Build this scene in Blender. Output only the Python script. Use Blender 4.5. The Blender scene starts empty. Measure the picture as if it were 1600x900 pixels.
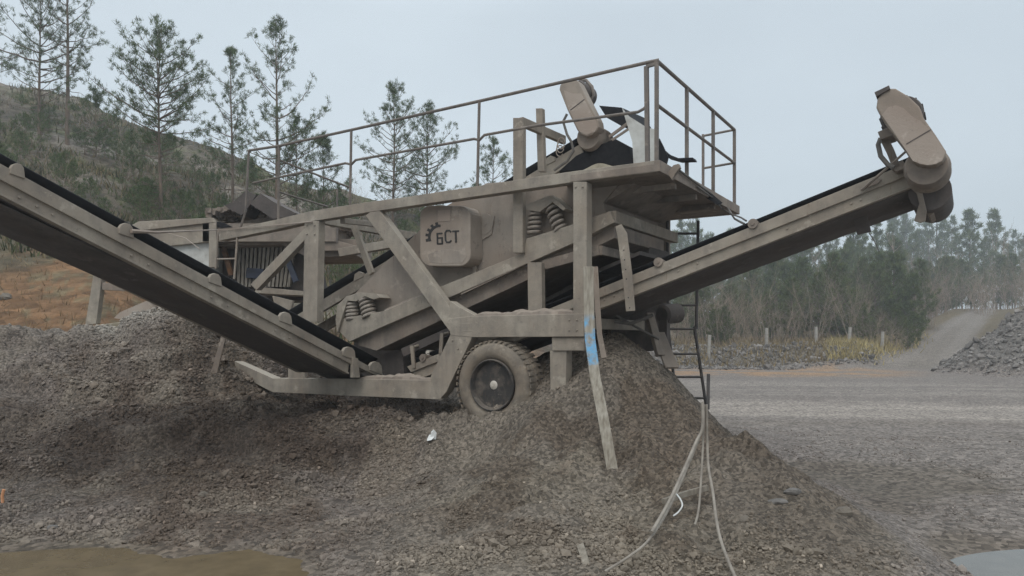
import bpy, math, random
import numpy as np
from mathutils import Vector, Matrix

R = math.radians
sc = bpy.context.scene
COL = sc.collection
rng = np.random.default_rng(7)
random.seed(7)

# ------------------------------------------------------------------ camera, sky, sun, exposure
F = 1150.0            # focal length in photo pixels (1600 wide)
HY = 530.0            # horizon row of the photo
EYE = 1.6
cd = bpy.data.cameras.new('camera'); cam = bpy.data.objects.new('camera', cd); COL.objects.link(cam)
cam.location = (0, 0, EYE); cam.rotation_euler = (R(90), 0, 0)
cd.sensor_width = 36.0; cd.lens = F / 1600 * 36.0; cd.shift_y = (HY - 450) / 1600
cd.clip_start = 0.05; cd.clip_end = 2000
sc.camera = cam

SUN_EL, SUN_ROT = 50, 192
w = bpy.data.worlds.new('World'); sc.world = w; w.use_nodes = True
nt = w.node_tree; nt.nodes.clear()
out = nt.nodes.new('ShaderNodeOutputWorld'); bg = nt.nodes.new('ShaderNodeBackground')
sky = nt.nodes.new('ShaderNodeTexSky'); sky.sky_type = 'NISHITA'; sky.sun_disc = False
sky.sun_elevation = R(SUN_EL); sky.sun_rotation = R(SUN_ROT); sky.dust_density = 4; sky.air_density = 1.2; sky.ozone_density = 2
tc = nt.nodes.new('ShaderNodeTexCoord')
nz = nt.nodes.new('ShaderNodeTexNoise'); nz.inputs['Scale'].default_value = 1.6; nz.inputs['Detail'].default_value = 4
mp = nt.nodes.new('ShaderNodeMapping'); mp.inputs['Scale'].default_value = (1, 1, 2.2)
cr = nt.nodes.new('ShaderNodeValToRGB')
cr.color_ramp.elements[0].position = 0.3; cr.color_ramp.elements[0].color = (4.3, 4.87, 5.32, 1)
cr.color_ramp.elements[1].position = 0.72; cr.color_ramp.elements[1].color = (5.15, 5.77, 6.22, 1)
mix = nt.nodes.new('ShaderNodeMix'); mix.data_type = 'RGBA'; mix.inputs[0].default_value = 0.9   # the cloud layer over the clear sky
L_ = nt.links.new
L_(tc.outputs['Generated'], mp.inputs['Vector']); L_(mp.outputs['Vector'], nz.inputs['Vector'])
sxyz = nt.nodes.new('ShaderNodeSeparateXYZ'); L_(tc.outputs['Generated'], sxyz.inputs['Vector'])
lr = nt.nodes.new('ShaderNodeMath'); lr.operation = 'MULTIPLY_ADD'; lr.inputs[1].default_value = -0.32          # thinner cloud towards the left
L_(sxyz.outputs['X'], lr.inputs[0]); L_(nz.outputs['Fac'], lr.inputs[2]); L_(lr.outputs[0], cr.inputs['Fac'])
zr_ = nt.nodes.new('ShaderNodeMapRange'); zr_.inputs['From Min'].default_value = 0.40; zr_.inputs['From Max'].default_value = 1.0   # an overcast sky is brightest overhead
zr_.inputs['To Min'].default_value = 1.0; zr_.inputs['To Max'].default_value = 2.5; L_(sxyz.outputs['Z'], zr_.inputs['Value'])
zm = nt.nodes.new('ShaderNodeVectorMath'); zm.operation = 'SCALE'; L_(cr.outputs['Color'], zm.inputs[0]); L_(zr_.outputs[0], zm.inputs['Scale'])
L_(sky.outputs['Color'], mix.inputs[6]); L_(zm.outputs[0], mix.inputs[7])
L_(mix.outputs[2], bg.inputs['Color']); bg.inputs['Strength'].default_value = 0.125
L_(bg.outputs['Background'], out.inputs['Surface'])

sd = bpy.data.lights.new('sun', 'SUN'); sd.energy = 1.15; sd.angle = R(40); sd.color = (1.0, 0.96, 0.9)
sun = bpy.data.objects.new('sun', sd); COL.objects.link(sun)
az = R(SUN_ROT)
tosun = Vector((math.sin(az) * math.cos(R(SUN_EL)), math.cos(az) * math.cos(R(SUN_EL)), math.sin(R(SUN_EL))))
sun.rotation_euler = tosun.to_track_quat('Z', 'Y').to_euler()
sc.view_settings.view_transform = 'Standard'; sc.view_settings.look = 'None'
sc.view_settings.exposure = 0.13; sc.view_settings.gamma = 1; sc.view_settings.use_curve_mapping = False
sc.cycles.use_denoising = True; sc.cycles.denoising_prefilter = 'NONE'; sc.cycles.denoising_input_passes = 'RGB_ALBEDO_NORMAL'
sc.cycles.max_bounces = 6; sc.cycles.diffuse_bounces = 2; sc.cycles.volume_bounces = 3
sc.cycles.transparent_max_bounces = 4

# ------------------------------------------------------------------ helpers: materials
def mat(name):
    m = bpy.data.materials.new(name); m.use_nodes = True
    nt = m.node_tree; b = nt.nodes['Principled BSDF']
    return m, nt, b

def N(nt, typ, **kw):
    n = nt.nodes.new(typ)
    for k, v in kw.items():
        if k in n.inputs: n.inputs[k].default_value = v
        else: setattr(n, k, v)
    return n

def ramp(nt, fac, stops):
    r = nt.nodes.new('ShaderNodeValToRGB'); els = r.color_ramp.elements
    while len(els) < len(stops): els.new(0.5)
    for e, (p, c) in zip(els, stops): e.position = p; e.color = tuple(c) + (1,) if len(c) == 3 else c
    nt.links.new(fac, r.inputs['Fac']); return r.outputs['Color']

def mixc(nt, fac, a, b, typ='MIX'):
    m = nt.nodes.new('ShaderNodeMix'); m.data_type = 'RGBA'; m.blend_type = typ
    for s, i in ((fac, 0), (a, 6), (b, 7)):
        if hasattr(s, 'is_output'): nt.links.new(s, m.inputs[i])
        else: m.inputs[i].default_value = s if i == 0 else tuple(s) + (1,)
    return m.outputs[2]

def dusty(name, dust, under, rough=0.85, scale=5.0, cover=0.55, top=0.7, streak=True, bump=0.25):
    """painted or bare metal under settled quarry dust: patches, streaks and a thicker layer on top faces"""
    m, nt, b = mat(name)
    tc = N(nt, 'ShaderNodeTexCoord')
    n1 = N(nt, 'ShaderNodeTexNoise', Scale=scale, Detail=8.0, Roughness=0.65); nt.links.new(tc.outputs['Object'], n1.inputs['Vector'])
    mp = N(nt, 'ShaderNodeMapping'); mp.inputs['Scale'].default_value = (9, 9, 1.2); nt.links.new(tc.outputs['Object'], mp.inputs['Vector'])
    n2 = N(nt, 'ShaderNodeTexNoise', Scale=1.5, Detail=5.0, Roughness=0.6); nt.links.new(mp.outputs['Vector'], n2.inputs['Vector'])
    n3 = N(nt, 'ShaderNodeTexNoise', Scale=1.3, Detail=3.0); nt.links.new(tc.outputs['Object'], n3.inputs['Vector'])
    f = mixc(nt, 0.28 if streak else 0.0, n1.outputs['Color'], n2.outputs['Color'])
    bw = N(nt, 'ShaderNodeRGBToBW'); nt.links.new(f, bw.inputs['Color'])
    c1 = 1 - cover
    fac = ramp(nt, bw.outputs['Val'], [(max(0, c1 - 0.14), (0, 0, 0)), (min(1, c1 + 0.12), (1, 1, 1))])
    d2 = tuple(x * k for x, k in zip(dust, (0.80, 0.75, 0.72)))
    dcol = ramp(nt, n3.outputs['Fac'], [(0.35, d2), (0.62, dust)])
    col = mixc(nt, fac, under, dcol)
    n4 = N(nt, 'ShaderNodeTexNoise', Scale=scale * 2.6, Detail=9.0, Roughness=0.72); nt.links.new(tc.outputs['Object'], n4.inputs['Vector'])
    col = mixc(nt, ramp(nt, n4.outputs['Fac'], [(0.60, (0, 0, 0)), (0.70, (0.55,) * 3)]), col, tuple(x * .55 for x in under))           # grime
    n5 = N(nt, 'ShaderNodeTexNoise', Scale=scale * .55, Detail=10.0, Roughness=0.75); nt.links.new(mp.outputs['Vector'], n5.inputs['Vector'])
    col = mixc(nt, ramp(nt, n5.outputs['Fac'], [(0.60, (0, 0, 0)), (0.68, (0.6,) * 3)]), col, (0.135, 0.078, 0.045))                       # rust runs
    n6 = N(nt, 'ShaderNodeTexNoise', Scale=scale * .8, Detail=10.0, Roughness=0.7); nt.links.new(tc.outputs['Object'], n6.inputs['Vector'])
    col = mixc(nt, ramp(nt, n6.outputs['Fac'], [(0.585, (0, 0, 0)), (0.64, (0.6,) * 3)]), col, tuple(min(1, x * 1.28) for x in dust))      # dried splashes
    g = N(nt, 'ShaderNodeNewGeometry'); sx = N(nt, 'ShaderNodeSeparateXYZ'); nt.links.new(g.outputs['Normal'], sx.inputs['Vector'])
    mr = N(nt, 'ShaderNodeMapRange'); mr.inputs['From Min'].default_value = 0.35; mr.inputs['From Max'].default_value = 0.95
    mr.inputs['To Max'].default_value = top
    nt.links.new(sx.outputs['Z'], mr.inputs['Value'])
    col = mixc(nt, mr.outputs['Result'], col, tuple(min(1, x * 1.12) for x in dust))
    nt.links.new(col, b.inputs['Base Color']); b.inputs['Roughness'].default_value = rough
    nf = N(nt, 'ShaderNodeTexNoise', Scale=55.0, Detail=6.0, Roughness=0.7); nt.links.new(tc.outputs['Object'], nf.inputs['Vector'])
    hm = N(nt, 'ShaderNodeMath', operation='MULTIPLY_ADD'); nt.links.new(n4.outputs['Fac'], hm.inputs[0]); hm.inputs[1].default_value = 2.2; nt.links.new(nf.outputs['Fac'], hm.inputs[2])
    bp = N(nt, 'ShaderNodeBump', Strength=bump, Distance=0.012); nt.links.new(hm.outputs[0], bp.inputs['Height'])
    nt.links.new(bp.outputs['Normal'], b.inputs['Normal'])
    return m

def plain(name, stops, rough=0.9, scale=6.0, bump=0.3, stretch=(1, 1, 1), dist=0.01):
    m, nt, b = mat(name)
    tc = N(nt, 'ShaderNodeTexCoord'); mp = N(nt, 'ShaderNodeMapping'); mp.inputs['Scale'].default_value = stretch
    nt.links.new(tc.outputs['Object'], mp.inputs['Vector'])
    n = N(nt, 'ShaderNodeTexNoise', Scale=scale, Detail=7.0, Roughness=0.65); nt.links.new(mp.outputs['Vector'], n.inputs['Vector'])
    nt.links.new(ramp(nt, n.outputs['Fac'], stops), b.inputs['Base Color']); b.inputs['Roughness'].default_value = rough
    if bump:
        bp = N(nt, 'ShaderNodeBump', Strength=bump, Distance=dist); nt.links.new(n.outputs['Fac'], bp.inputs['Height'])
        nt.links.new(bp.outputs['Normal'], b.inputs['Normal'])
    return m

M = {}
M['steel'] = dusty('dusty steel', (0.308, 0.268, 0.217), (0.138, 0.118, 0.10), cover=0.56)
M['steel2'] = dusty('grey brown dusty steel', (0.255, 0.210, 0.170), (0.115, 0.095, 0.081), cover=0.55)
M['screen'] = dusty('screen plate dust', (0.275, 0.232, 0.192), (0.15, 0.128, 0.11), cover=0.6, scale=2.2)
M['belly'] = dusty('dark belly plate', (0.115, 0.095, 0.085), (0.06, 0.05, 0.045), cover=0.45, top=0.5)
M['cover'] = dusty('cover dust', (0.285, 0.238, 0.195), (0.155, 0.13, 0.108), cover=0.6, scale=3)
M['coverlight'] = dusty('light cover dust', (0.335, 0.28, 0.235), (0.26, 0.22, 0.19), cover=0.7, scale=6)
M['rail'] = dusty('railing steel', (0.20, 0.165, 0.135), (0.085, 0.075, 0.07), cover=0.5, rough=0.7, scale=9)
M['darkrail'] = dusty('dark ladder steel', (0.13, 0.11, 0.10), (0.045, 0.04, 0.038), cover=0.4, rough=0.7, scale=9)
M['rubber'] = plain('belt rubber', [(0.3, (0.010, 0.010, 0.012)), (0.7, (0.020, 0.019, 0.020))], rough=0.65, scale=20, bump=0.1)
M['rubber'].node_tree.nodes['Principled BSDF'].inputs['Specular IOR Level'].default_value = 0.15
M['hose'] = plain('hose rubber', [(0.3, (0.06, 0.055, 0.05)), (0.7, (0.16, 0.14, 0.12))], rough=0.7, scale=8, bump=0.1)
M['tyre'] = dusty('dusty tyre', (0.225, 0.188, 0.145), (0.075, 0.066, 0.058), cover=0.57, scale=6.0, streak=False, top=0.5, bump=0.4)
M['rim'] = dusty('dirty rim', (0.15, 0.124, 0.10), (0.032, 0.029, 0.027), cover=0.4, streak=False, scale=9)
M['hub'] = plain('worn hub', [(0.35, (0.36, 0.32, 0.27)), (0.65, (0.58, 0.53, 0.46))], rough=0.6, scale=12)
M['coil'] = dusty('spring steel', (0.30, 0.26, 0.22), (0.12, 0.10, 0.09), cover=0.6, scale=12)
M['white'] = plain('weathered white sheet', [(0.30, (0.20, 0.17, 0.14)), (0.45, (0.42, 0.41, 0.38)), (0.7, (0.56, 0.56, 0.53))], rough=0.7, scale=4, bump=0.1)
M['rust'] = plain('rusty steel', [(0.35, (0.06, 0.035, 0.025)), (0.65, (0.20, 0.10, 0.05))], rough=0.9, scale=9)
M['blue'] = plain('blue painted steel', [(0.35, (0.016, 0.018, 0.028)), (0.7, (0.03, 0.04, 0.07))], rough=0.7, scale=6)
M['ridged'] = plain('ribbed plate', [(0.35, (0.10, 0.085, 0.07)), (0.65, (0.36, 0.32, 0.27))], rough=0.9, scale=4, stretch=(14, 1, 1.2))
M['letter'] = plain('stencil black', [(0.3, (0.018, 0.016, 0.015)), (0.8, (0.03, 0.027, 0.025))], rough=0.8)
M['sand'] = plain('damp sand', [(0.3, (0.17, 0.145, 0.105)), (0.7, (0.27, 0.235, 0.175))], rough=1, scale=12, bump=0.4)
M['stick'] = plain('weathered wood', [(0.3, (0.13, 0.11, 0.085)), (0.7, (0.28, 0.245, 0.20))], rough=0.95, scale=5, stretch=(6, 6, 1))
M['plastic'] = plain('white plastic', [(0.3, (0.5, 0.5, 0.48)), (0.7, (0.7, 0.7, 0.68))], rough=0.5, scale=10)
M['post'] = plain('concrete post', [(0.3, (0.24, 0.22, 0.19)), (0.7, (0.40, 0.37, 0.33))], rough=0.95, scale=6)

def wood_plank():
    m, nt, b = mat('pale plank with blue paint')
    tc = N(nt, 'ShaderNodeTexCoord'); mp = N(nt, 'ShaderNodeMapping'); mp.inputs['Scale'].default_value = (14, 14, 1.1)
    nt.links.new(tc.outputs['Object'], mp.inputs['Vector'])
    n = N(nt, 'ShaderNodeTexNoise', Scale=2.5, Detail=6.0); nt.links.new(mp.outputs['Vector'], n.inputs['Vector'])
    wood = ramp(nt, n.outputs['Fac'], [(0.3, (0.165, 0.138, 0.105)), (0.5, (0.255, 0.225, 0.18)), (0.7, (0.335, 0.305, 0.255))])
    n2 = N(nt, 'ShaderNodeTexNoise', Scale=9.0, Detail=6.0, Roughness=0.7); nt.links.new(tc.outputs['Object'], n2.inputs['Vector'])
    sp = N(nt, 'ShaderNodeSeparateXYZ'); nt.links.new(tc.outputs['Object'], sp.inputs['Vector'])
    ad = N(nt, 'ShaderNodeMath', operation='MULTIPLY_ADD'); nt.links.new(n2.outputs['Fac'], ad.inputs[0]); ad.inputs[1].default_value = 0.22
    nt.links.new(sp.outputs['Z'], ad.inputs[2])
    z0 = 1.36
    band = ramp(nt, ad.outputs[0], [(0, (0, 0, 0)), (1, (1, 1, 1))])
    m1 = N(nt, 'ShaderNodeMapRange'); nt.links.new(ad.outputs[0], m1.inputs['Value'])
    m1.inputs['From Min'].default_value = z0 + 0.10; m1.inputs['From Max'].default_value = z0 + 0.13
    m2 = N(nt, 'ShaderNodeMapRange'); nt.links.new(ad.outputs[0], m2.inputs['Value'])
    m2.inputs['From Min'].default_value = z0 + 0.60; m2.inputs['From Max'].default_value = z0 + 0.54
    mu = N(nt, 'ShaderNodeMath', operation='MULTIPLY'); nt.links.new(m1.outputs[0], mu.inputs[0]); nt.links.new(m2.outputs[0], mu.inputs[1])
    pr = ramp(nt, n2.outputs['Fac'], [(0.44, (0, 0, 0)), (0.60, (1, 1, 1))])
    mu2 = N(nt, 'ShaderNodeMath', operation='MULTIPLY'); nt.links.new(mu.outputs[0], mu2.inputs[0]); nt.links.new(pr, mu2.inputs[1])
    nt.links.new(mixc(nt, mu2.outputs[0], wood, (0.13, 0.33, 0.52)), b.inputs['Base Color'])
    b.inputs['Roughness'].default_value = 0.9
    bp = N(nt, 'ShaderNodeBump', Strength=0.4, Distance=0.01); nt.links.new(n.outputs['Fac'], bp.inputs['Height']); nt.links.new(bp.outputs['Normal'], b.inputs['Normal'])
    return m
M['plank'] = wood_plank()

def tint_mat(name, vor=28.0, bump=0.6, dist=0.02, var=0.45, rough=0.97):
    """soil and gravel: the soil's own colour from a vertex attribute, broken up by stone sized cells and noise"""
    m, nt, b = mat(name)
    at = N(nt, 'ShaderNodeAttribute', attribute_name='tint')
    g = N(nt, 'ShaderNodeNewGeometry')
    v = N(nt, 'ShaderNodeTexVoronoi', Scale=vor); nt.links.new(g.outputs['Position'], v.inputs['Vector'])
    n = N(nt, 'ShaderNodeTexNoise', Scale=vor * 0.9, Detail=8.0, Roughness=0.75); nt.links.new(g.outputs['Position'], n.inputs['Vector'])
    n2 = N(nt, 'ShaderNodeTexNoise', Scale=2.2, Detail=6.0, Roughness=0.7); nt.links.new(g.outputs['Position'], n2.inputs['Vector'])
    bw = N(nt, 'ShaderNodeRGBToBW'); nt.links.new(v.outputs['Color'], bw.inputs['Color'])
    k1 = ramp(nt, bw.outputs['Val'], [(0.2, (1 - var,) * 3), (0.8, (1 + var * 0.8,) * 3)])
    k2 = ramp(nt, n.outputs['Fac'], [(0.3, (0.62,) * 3), (0.7, (1.3,) * 3)])
    k3 = ramp(nt, n2.outputs['Fac'], [(0.3, (0.78,) * 3), (0.7, (1.18,) * 3)])
    c = mixc(nt, 1.0, at.outputs['Color'], k1, 'MULTIPLY'); c = mixc(nt, 1.0, c, k2, 'MULTIPLY'); c = mixc(nt, 1.0, c, k3, 'MULTIPLY')
    nt.links.new(c, b.inputs['Base Color']); b.inputs['Roughness'].default_value = rough
    b.inputs['Specular IOR Level'].default_value = 0.25
    h = N(nt, 'ShaderNodeMath', operation='MULTIPLY_ADD'); nt.links.new(v.outputs['Distance'], h.inputs[0]); h.inputs[1].default_value = -0.8; nt.links.new(n.outputs['Fac'], h.inputs[2])
    bp = N(nt, 'ShaderNodeBump', Strength=bump, Distance=dist); nt.links.new(h.outputs[0], bp.inputs['Height'])
    nt.links.new(bp.outputs['Normal'], b.inputs['Normal'])
    return m
M['bank'] = tint_mat('bank soil', 38.0, 0.75, 0.025)
M['yard'] = tint_mat('yard gravel', 22.0, 0.5, 0.02)
M['hill'] = tint_mat('hill soil', 3.0, 0.8, 0.15, var=0.3)

def vcol(name, rough=0.95, translucent=0.0):
    m, nt, b = mat(name)
    at = N(nt, 'ShaderNodeAttribute', attribute_name='tint'); nt.links.new(at.outputs['Color'], b.inputs['Base Color'])
    b.inputs['Roughness'].default_value = rough; b.inputs['Specular IOR Level'].default_value = 0.2
    return m
M['stones'] = vcol('loose stone'); M['leaf'] = vcol('needles', 0.8)
_nt = M['leaf'].node_tree; _b = _nt.nodes['Principled BSDF']; _o = _nt.nodes['Material Output']; _a = [n for n in _nt.nodes if n.type == 'ATTRIBUTE'][0]
_t = _nt.nodes.new('ShaderNodeBsdfTranslucent'); _m = _nt.nodes.new('ShaderNodeMixShader'); _m.inputs[0].default_value = .4
_nt.links.new(_a.outputs['Color'], _t.inputs['Color']); _nt.links.new(_b.outputs[0], _m.inputs[1]); _nt.links.new(_t.outputs[0], _m.inputs[2]); _nt.links.new(_m.outputs[0], _o.inputs['Surface'])
M['rocks'] = None; M['grass'] = vcol('dry grass')
M['bark'] = plain('pine bark', [(0.3, (0.075, 0.055, 0.042)), (0.7, (0.20, 0.145, 0.105))], rough=0.95, scale=6, stretch=(3, 3, 0.6))
M['birch'] = plain('birch bark', [(0.33, (0.06, 0.055, 0.05)), (0.42, (0.50, 0.48, 0.45)), (0.8, (0.68, 0.66, 0.63))], rough=0.8, scale=2.0, stretch=(0.7, 0.7, 3))
M['twig'] = plain('bare twigs', [(0.3, (0.17, 0.125, 0.092)), (0.7, (0.34, 0.265, 0.20))], rough=0.95, scale=3)

def water(name, col, rough, mixw):
    m, nt, b = mat(name)
    g = N(nt, 'ShaderNodeNewGeometry')
    n = N(nt, 'ShaderNodeTexNoise', Scale=7.0, Detail=3.0); nt.links.new(g.outputs['Position'], n.inputs['Vector'])
    nt.links.new(ramp(nt, n.outputs['Fac'], [(0.3, tuple(x * 0.75 for x in col)), (0.7, col)]), b.inputs['Base Color'])
    b.inputs['Roughness'].default_value = rough; b.inputs['IOR'].default_value = 1.33; b.inputs['Specular IOR Level'].default_value = mixw
    bp = N(nt, 'ShaderNodeBump', Strength=0.05, Distance=0.01); nt.links.new(n.outputs['Fac'], bp.inputs['Height']); nt.links.new(bp.outputs['Normal'], b.inputs['Normal'])
    return m
M['mud'] = water('muddy water', (0.15, 0.113, 0.067), 0.12, 0.5)
M['pool'] = water('clear puddle', (0.12, 0.11, 0.09), 0.03, 0.9)

# ------------------------------------------------------------------ helpers: meshes
class MB:
    def __init__(s): s.v = []; s.f = []
    def add(s, vs, fs):
        o = len(s.v); s.v += [tuple(map(float, p)) for p in vs]; s.f += [tuple(i + o for i in f) for f in fs]; return s
    def prism(s, poly, vec):
        n = len(poly); a = [np.array(p, float) for p in poly]; b = [p + np.array(vec, float) for p in a]
        nrm = sum((np.cross(a[i] - a[0], a[(i + 1) % n] - a[0]) for i in range(1, n)), np.zeros(3))
        if np.dot(nrm, vec) > 0: a.reverse(); b.reverse()
        f = [tuple(range(n)), tuple(range(2 * n - 1, n - 1, -1))]
        f += [((i + 1) % n, i, n + i, n + (i + 1) % n) for i in range(n)]
        return s.add(a + b, f)
    def box(s, lo, hi):
        x0, y0, z0 = lo; x1, y1, z1 = hi
        return s.prism([(x0, y0, z0), (x1, y0, z0), (x1, y0, z1), (x0, y0, z1)], (0, y1 - y0, 0))
    def beam(s, p, q, w, h, up=(0, 0, 1)):
        p, q = np.array(p, float), np.array(q, float); d = q - p; d /= np.linalg.norm(d)
        side = np.cross(d, up)
        if np.linalg.norm(side) < 1e-3: side = np.cross(d, (1, 0, 0))
        side /= np.linalg.norm(side); u = np.cross(side, d)
        poly = [p + side * a * w / 2 + u * b * h / 2 for a, b in ((-1, -1), (1, -1), (1, 1), (-1, 1))]
        return s.prism(poly, q - p)
    def tube(s, pts, r, n=8, cap=True):
        pts = [np.array(p, float) for p in pts]; rs = r if hasattr(r, '__len__') else [r] * len(pts)
        o = len(s.v); vs = []; fs = []
        t0 = pts[1] - pts[0]; ref = np.array((0, 0, 1.0)) if abs(t0[2]) < 0.9 * np.linalg.norm(t0) else np.array((1.0, 0, 0))
        for i, p in enumerate(pts):
            t = pts[min(i + 1, len(pts) - 1)] - pts[max(i - 1, 0)]; t = t / (np.linalg.norm(t) + 1e-9)
            a = np.cross(t, ref); a /= np.linalg.norm(a) + 1e-9; b = np.cross(t, a); ref = np.cross(a, t) if np.linalg.norm(np.cross(a, t)) > .1 else ref
            for k in range(n):
                th = 2 * math.pi * k / n; vs.append(p + rs[i] * (a * math.cos(th) + b * math.sin(th)))
        for i in range(len(pts) - 1):
            for k in range(n):
                fs.append((i * n + k, i * n + (k + 1) % n, (i + 1) * n + (k + 1) % n, (i + 1) * n + k))
        if cap: fs.append(tuple(range(n - 1, -1, -1))); fs.append(tuple((len(pts) - 1) * n + k for k in range(n)))
        return s.add(vs, fs)
    def lathe(s, c, axis, prof, n=40):
        """prof: (distance along axis, radius); closed ends where radius is 0"""
        c = np.array(c, float); ax = np.array(axis, float); ax /= np.linalg.norm(ax)
        a = np.cross(ax, (0, 0, 1.0)); 
        if np.linalg.norm(a) < 1e-3: a = np.cross(ax, (1.0, 0, 0))
        a /= np.linalg.norm(a); b = np.cross(ax, a)
        vs = []; fs = []
        for d, r in prof:
            for k in range(n):
                th = 2 * math.pi * k / n; vs.append(c + ax * d + r * (a * math.cos(th) + b * math.sin(th)))
        for i in range(len(prof) - 1):
            for k in range(n): fs.append((i * n + k, (i + 1) * n + k, (i + 1) * n + (k + 1) % n, i * n + (k + 1) % n))
        if prof[0][1] > 1e-6: fs.append(tuple(range(n)))
        if prof[-1][1] > 1e-6: fs.append(tuple((len(prof) - 1) * n + k for k in range(n - 1, -1, -1)))
        return s.add(vs, fs)
    def cyl(s, p, q, r, n=24):
        p, q = np.array(p, float), np.array(q, float); return s.tube([p, q], r, n)
    def build(s, name, m, parent=None, smooth=False, bevel=0.0):
        me = bpy.data.meshes.new(name); me.from_pydata(s.v, [], s.f); me.update()
        me.materials.append(m)
        if smooth:
            me.polygons.foreach_set('use_smooth', [True] * len(me.polygons)); me.set_sharp_from_angle(angle=R(40))
        o = bpy.data.objects.new(name, me); COL.objects.link(o)
        if parent: o.parent = parent
        if bevel:
            md = o.modifiers.new('edge', 'BEVEL'); md.width = bevel; md.segments = 2; md.limit_method = 'ANGLE'; md.angle_limit = R(50)
        return o

def np_mesh(name, V, Q, m, tint=None, smooth=True, parent=None, tri=False):
    me = bpy.data.meshes.new(name); k = Q.shape[1]
    me.vertices.add(len(V)); me.vertices.foreach_set('co', np.ascontiguousarray(V, np.float32).ravel())
    me.loops.add(Q.size); me.loops.foreach_set('vertex_index', np.ascontiguousarray(Q, np.int32).ravel())
    me.polygons.add(len(Q)); me.polygons.foreach_set('loop_start', np.arange(0, Q.size, k, dtype=np.int32))
    if tint is not None:
        at = me.color_attributes.new('tint', 'FLOAT_COLOR', 'POINT')
        c = np.ones((len(V), 4), np.float32); c[:, :3] = tint; at.data.foreach_set('color', c.ravel())
    me.update(calc_edges=True); me.validate()
    me.polygons.foreach_set('use_smooth', np.full(len(me.polygons), smooth)); me.materials.append(m)
    o = bpy.data.objects.new(name, me); COL.objects.link(o)
    if parent: o.parent = parent
    return o

def tag(o, label=None, cat=None, group=None, kind=None):
    if label: o['label'] = label
    if cat: o['category'] = cat
    if group: o['group'] = group
    if kind: o['kind'] = kind
    return o

def empty(name, loc, rz=0):
    o = bpy.data.objects.new(name, None); COL.objects.link(o); o.location = loc; o.rotation_euler = (0, 0, rz); o.empty_display_size = 0.3
    return o

def copy_tree(o, parent=None):
    c = o.copy(); COL.objects.link(c); c.parent = parent
    for ch in o.children: copy_tree(ch, c)
    return c

# ------------------------------------------------------------------ noise and terrain height
def smooth(a, b, x):
    t = np.clip((x - a) / (b - a), 0, 1); return t * t * (3 - 2 * t)

def vnoise(x, y, seed=0):
    ix = np.floor(x).astype(np.int64); iy = np.floor(y).astype(np.int64); fx = x - ix; fy = y - iy
    def h(a, b):
        n = (a * 374761393 + b * 668265263 + seed * 974711) & 0xffffffff
        n = ((n ^ (n >> 13)) * 1274126177) & 0xffffffff; n = n ^ (n >> 16)
        return (n & 0xffff) / 65535.0
    ux = fx * fx * (3 - 2 * fx); uy = fy * fy * (3 - 2 * fy)
    return (h(ix, iy) * (1 - ux) + h(ix + 1, iy) * ux) * (1 - uy) + (h(ix, iy + 1) * (1 - ux) + h(ix + 1, iy + 1) * ux) * uy

def fbm(x, y, seed=0, oct=4, gain=0.5):
    s = 0; a = 1; t = 0
    for i in range(oct):
        s = s + a * (vnoise(x * 2 ** i + 17.3 * i, y * 2 ** i - 9.1 * i, seed + i) - 0.5); t += a; a *= gain
    return s / t * 2

CP = [  # photo column, photo row, distance: the shape of the bank and the heap under the plant
 (0, 538, 10), (100, 538, 10.3), (200, 533, 10.3), (265, 492, 10.6), (225, 510, 10.5), (325, 522, 11.3), (400, 556, 11.4), (450, 582, 11.3), (320, 604, 10.0), (426, 640, 9.9), (385, 625, 10.1),
 (-200, 538, 9.5), (-200, 640, 8.6), (-200, 760, 6.9), (-200, 870, 5.5),
 (0, 620, 9.3), (0, 700, 8.3), (0, 780, 6.9), (0, 858, 5.75), (200, 620, 9.3), (170, 690, 8.45), (300, 700, 8.2), (300, 780, 6.9), (300, 855, 5.75),
 (450, 655, 9.2), (450, 720, 8.0), (450, 852, 5.78), (600, 658, 9.0), (600, 728, 8.15), (600, 800, 6.6), (540, 880, 5.25), (640, 880, 5.1),
 (330, 625, 9.3), (560, 662, 9.8), (680, 662, 9.2), (620, 655, 10.5), (560, 665, 12), (750, 640, 10.5),
 (720, 684, 8.05), (690, 668, 8.5), (760, 678, 7.85), (836, 604, 8.15), (875, 592, 8.1), (905, 600, 7.8), (850, 560, 9.0), (800, 662, 7.75),
 (950, 560, 8.0), (962, 517, 8.5), (1000, 545, 8.6), (1055, 590, 8.6), (1100, 640, 8.3), (950, 720, 6.75), (1000, 620, 7.7), (1100, 720, 6.5),
 (1150, 690, 6.9), (1200, 738, 6.3), (1300, 794, 5.7), (1400, 852, 5.2), (1475, 898, 4.86), (1200, 800, 5.55), (1100, 800, 5.6), (1000, 800, 5.75), (1300, 835, 5.25), (800, 800, 5.85),
 (690, 740, 7.5), (640, 690, 8.45), (800, 720, 6.9), (900, 880, 5.0), (1060, 820, 5.35), (1050, 880, 5.0), (1200, 880, 4.9), (700, 880, 5.1), (1320, 880, 4.88),
]
pts = [((x - 800) / F * d, d, EYE - (y - HY) / F * d) for x, y, d in CP]
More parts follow.
